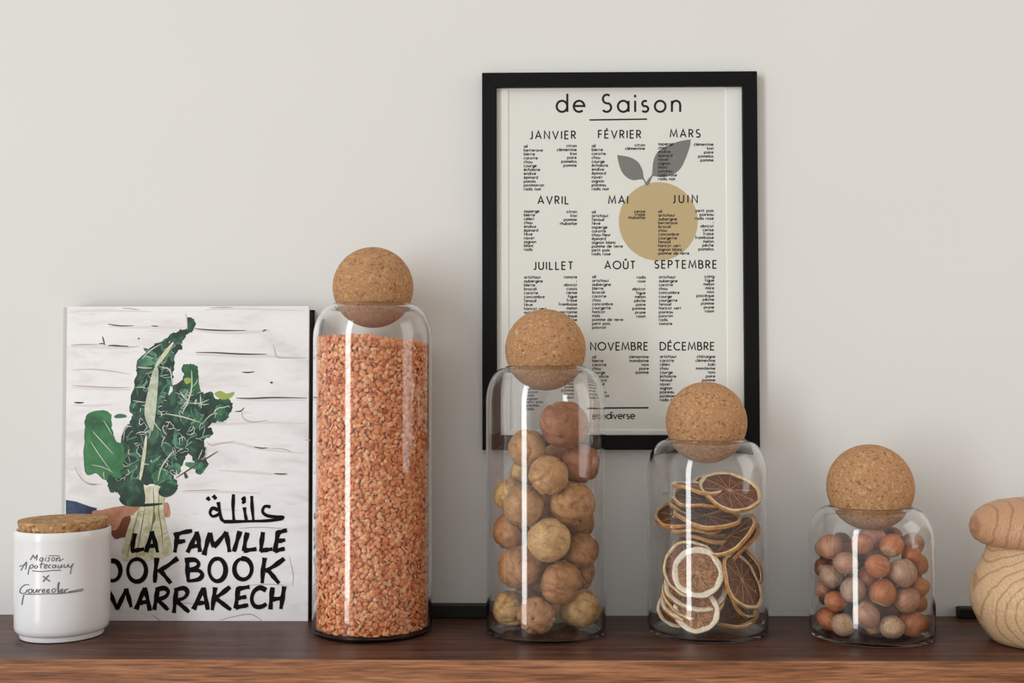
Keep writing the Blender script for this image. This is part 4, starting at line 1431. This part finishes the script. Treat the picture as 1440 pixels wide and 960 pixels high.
def slice_at(cx, cy, a, b_, phi, up, depth, kind, label, spin=0.0):
    """cx,cy,a,b in the close view; phi: turn of the long axis (degrees, clockwise in view);
    up: +1 upper face shows, -1 the under face; depth from the jar axis in mm (negative: nearer)"""
    px, py = 890 + cx / 3.43, 640 + cy / 3.43
    y = J[2][1] + depth / 1000
    p = at(px, py, y)
    R_ = a / 3.43 * y / F_PX
    ph = math.radians(phi)
    major = Vector((math.cos(ph), 0, -math.sin(ph)))
    perp = Vector((math.sin(ph), 0, math.cos(ph)))
    view = Vector((-p.x, -p.y, CAM_H - p.z)).normalized()
    tilt = math.acos(max(0.02, min(1, b_ / a)))
    nrm2 = (math.cos(tilt) * view + up * math.sin(tilt) * perp).normalized()
    xax = (major - nrm2 * major.dot(nrm2)).normalized()
    yax = nrm2.cross(xax)
    m = Matrix((xax, yax, nrm2)).transposed()
    # settle the slice inside the glass
    rim = [m @ Vector((1.06 * R_ * math.cos(k * .2618), 1.06 * R_ * math.sin(k * .2618), dz * R_ * .10)) for k in range(24) for dz in (-1, 1)]
    c0 = Vector((J[2][0], J[2][1], 0))
    for _ in range(300):
        worst, wv_ = 0, None
        for q in rim:
            d = (p + q - c0); d.z = 0
            if d.length > RI - .0012 and d.length - RI + .0012 > worst:
                worst, wv_ = d.length - RI + .0012, d.normalized()
        if wv_ is None:
            break
        p = p - wv_ * min(worst, .0006)
    else:
        print('tight', label)
    lo = min((p + q).z for q in rim)
    if lo < .0042:
        p = p + Vector((0, 0, .0042 - lo))
    root = empty('citrus_slice', p)
    root.rotation_mode = 'QUATERNION'
    root.rotation_quaternion = (m @ Matrix.Rotation(spin, 3, 'Z')).to_quaternion()
    tag(root, label, 'dried citrus slice', 'dried citrus slices in the jar')
    for nm, me in zip(('rind', 'flesh', 'membrane'), SM[kind]):
        o = bpy.data.objects.new(nm, me)
        COL.objects.link(o)
        o.parent = root
        o.scale = (R_,) * 3
    return root


S = slice_at
S(474, 170, 148, 84, 17, 1, -12, 'o1', 'large dark brown slice tilted on top of the citrus pile', .3)
S(395, 150, 112, 62, -22, 1, 10, 'o2', 'orange peeled slice peeping up behind the topmost slice')
S(310, 152, 122, 14, 6, 1, -6, 'l2', 'pale slice lying flat at upper left, its edge lined up under the topmost slice')
S(315, 212, 122, 26, 9, 1, -10, 'o2', 'brown slice lying flat beneath the upper left pale one')
S(360, 296, 160, 28, 5, 1, -10, 'o1', 'wide flat brown slice across the middle with a pale front rim')
S(250, 305, 150, 30, 8, 1, 8, 'o2', 'flat brown slice sticking out furthest to the left glass')
S(300, 340, 130, 22, 7, 1, -4, 'o3', 'flat slice just under the wide brown one in the middle')
S(360, 384, 130, 12, 3, 1, 2, 'l2', 'lowest flat slice of the middle stack, above the round pale slice')
S(495, 392, 150, 24, -38, 1, -14, 'o1', 'slanting slice at right, upper of the two that lean on edge')
S(515, 425, 150, 26, -40, 1, 4, 'o2', 'slanting slice at right, lower of the two that lean on edge')
S(238, 552, 136, 150 * .9, 4, 1, -28, 'o2', 'grey brown round slice standing upright behind the round pale lemon slice')
S(284, 572, 126, 118, 5, 1, -35, 'l1', 'round pale rimmed slice facing forward at left', .2)
S(262, 640, 152, 112, 5, 1, -26, 'l2', 'slice directly under the round forward facing one')
S(262, 672, 150, 112, 5, 1, -22, 'o1', 'orange rimmed slice second under the round forward facing one')
S(262, 702, 146, 106, 5, 1, -18, 'l2', 'pale slice third under the round forward facing one')
S(305, 782, 110, 106, -18, 1, -33, 'l1', 'thick white rimmed slice at the bottom front resting on the jar floor', .7)
S(178, 745, 96, 108 * .85, 20, 1, -16, 'l2', 'pale slice at the bottom left behind the white rimmed one')
S(545, 606, 142, 84, 68, 1, -26, 'o1', 'large dark brown slice leaning upright at right', .5)
S(512, 645, 148, 76, 66, 1, -9, 'o3', 'brown slice leaning just behind the large upright one at right')
S(585, 540, 120, 60, 68, -1, 4, 'o2', 'orange backed slice at the right glass behind the large upright one')
S(455, 700, 130, 118, 10, 1, 6, 'o2', 'dark slice in the shadow between the round pale and the upright brown slices')
S(480, 800, 118, 26, -6, 1, -4, 'l2', 'pale rimmed slice lying near the jar floor at right')
S(360, 330, 140, 58, 5, 1, 16, 'o2', 'brown slice at the back glass seen behind the wide middle stack')
S(330, 455, 140, 96, 0, 1, 24, 'o1', 'dark slice at the back glass seen above the round pale slice')
S(440, 590, 130, 120, 0, 1, 22, 'o2', 'dark slice at the back glass seen between the round pale and upright slices')
S(300, 240, 130, 36, 6, 1, 14, 'o1', 'brown slice at the back below the upper left pair')
S(490, 832, 120, 24, -8, 1, 0, 'o1', 'lowest slice lying on the jar floor at right')

# ------------------------------------------------------------------ wooden mushroom
MX, MY = 0.4047, 0.9250
mush = empty('wooden_mushroom', (MX, MY, 0))
tag(mush, 'turned pale wood mushroom with a rounded cap at the right end of the shelf', 'decoration')
b = MB()
b.lathe([(0, 0), (.0300, 0), (.0338, .0012), (.0376, .0055), (.0432, .0140), (.0478, .0240), (.0500, .0330), (.0500, .0410), (.0480, .0490), (.0446, .0570), (.0406, .0650), (.0374, .0730), (.0360, .0770), (.0356, .0800), (0, .0800)], 96)
smooth_angle(b.build('stem', M_mush_stem, mush), 50)
b = MB()
b.lathe([(0, .0775), (.0330, .0775), (.0415, .0785), (.0460, .0812), (.0489, .0860), (.0496, .0915), (.0484, .0970), (.0446, .1030), (.0380, .1082), (.0290, .1120), (.0160, .1144), (0, .1150)], 96)
smooth_angle(b.build('cap', M_mush_cap, mush), 60)
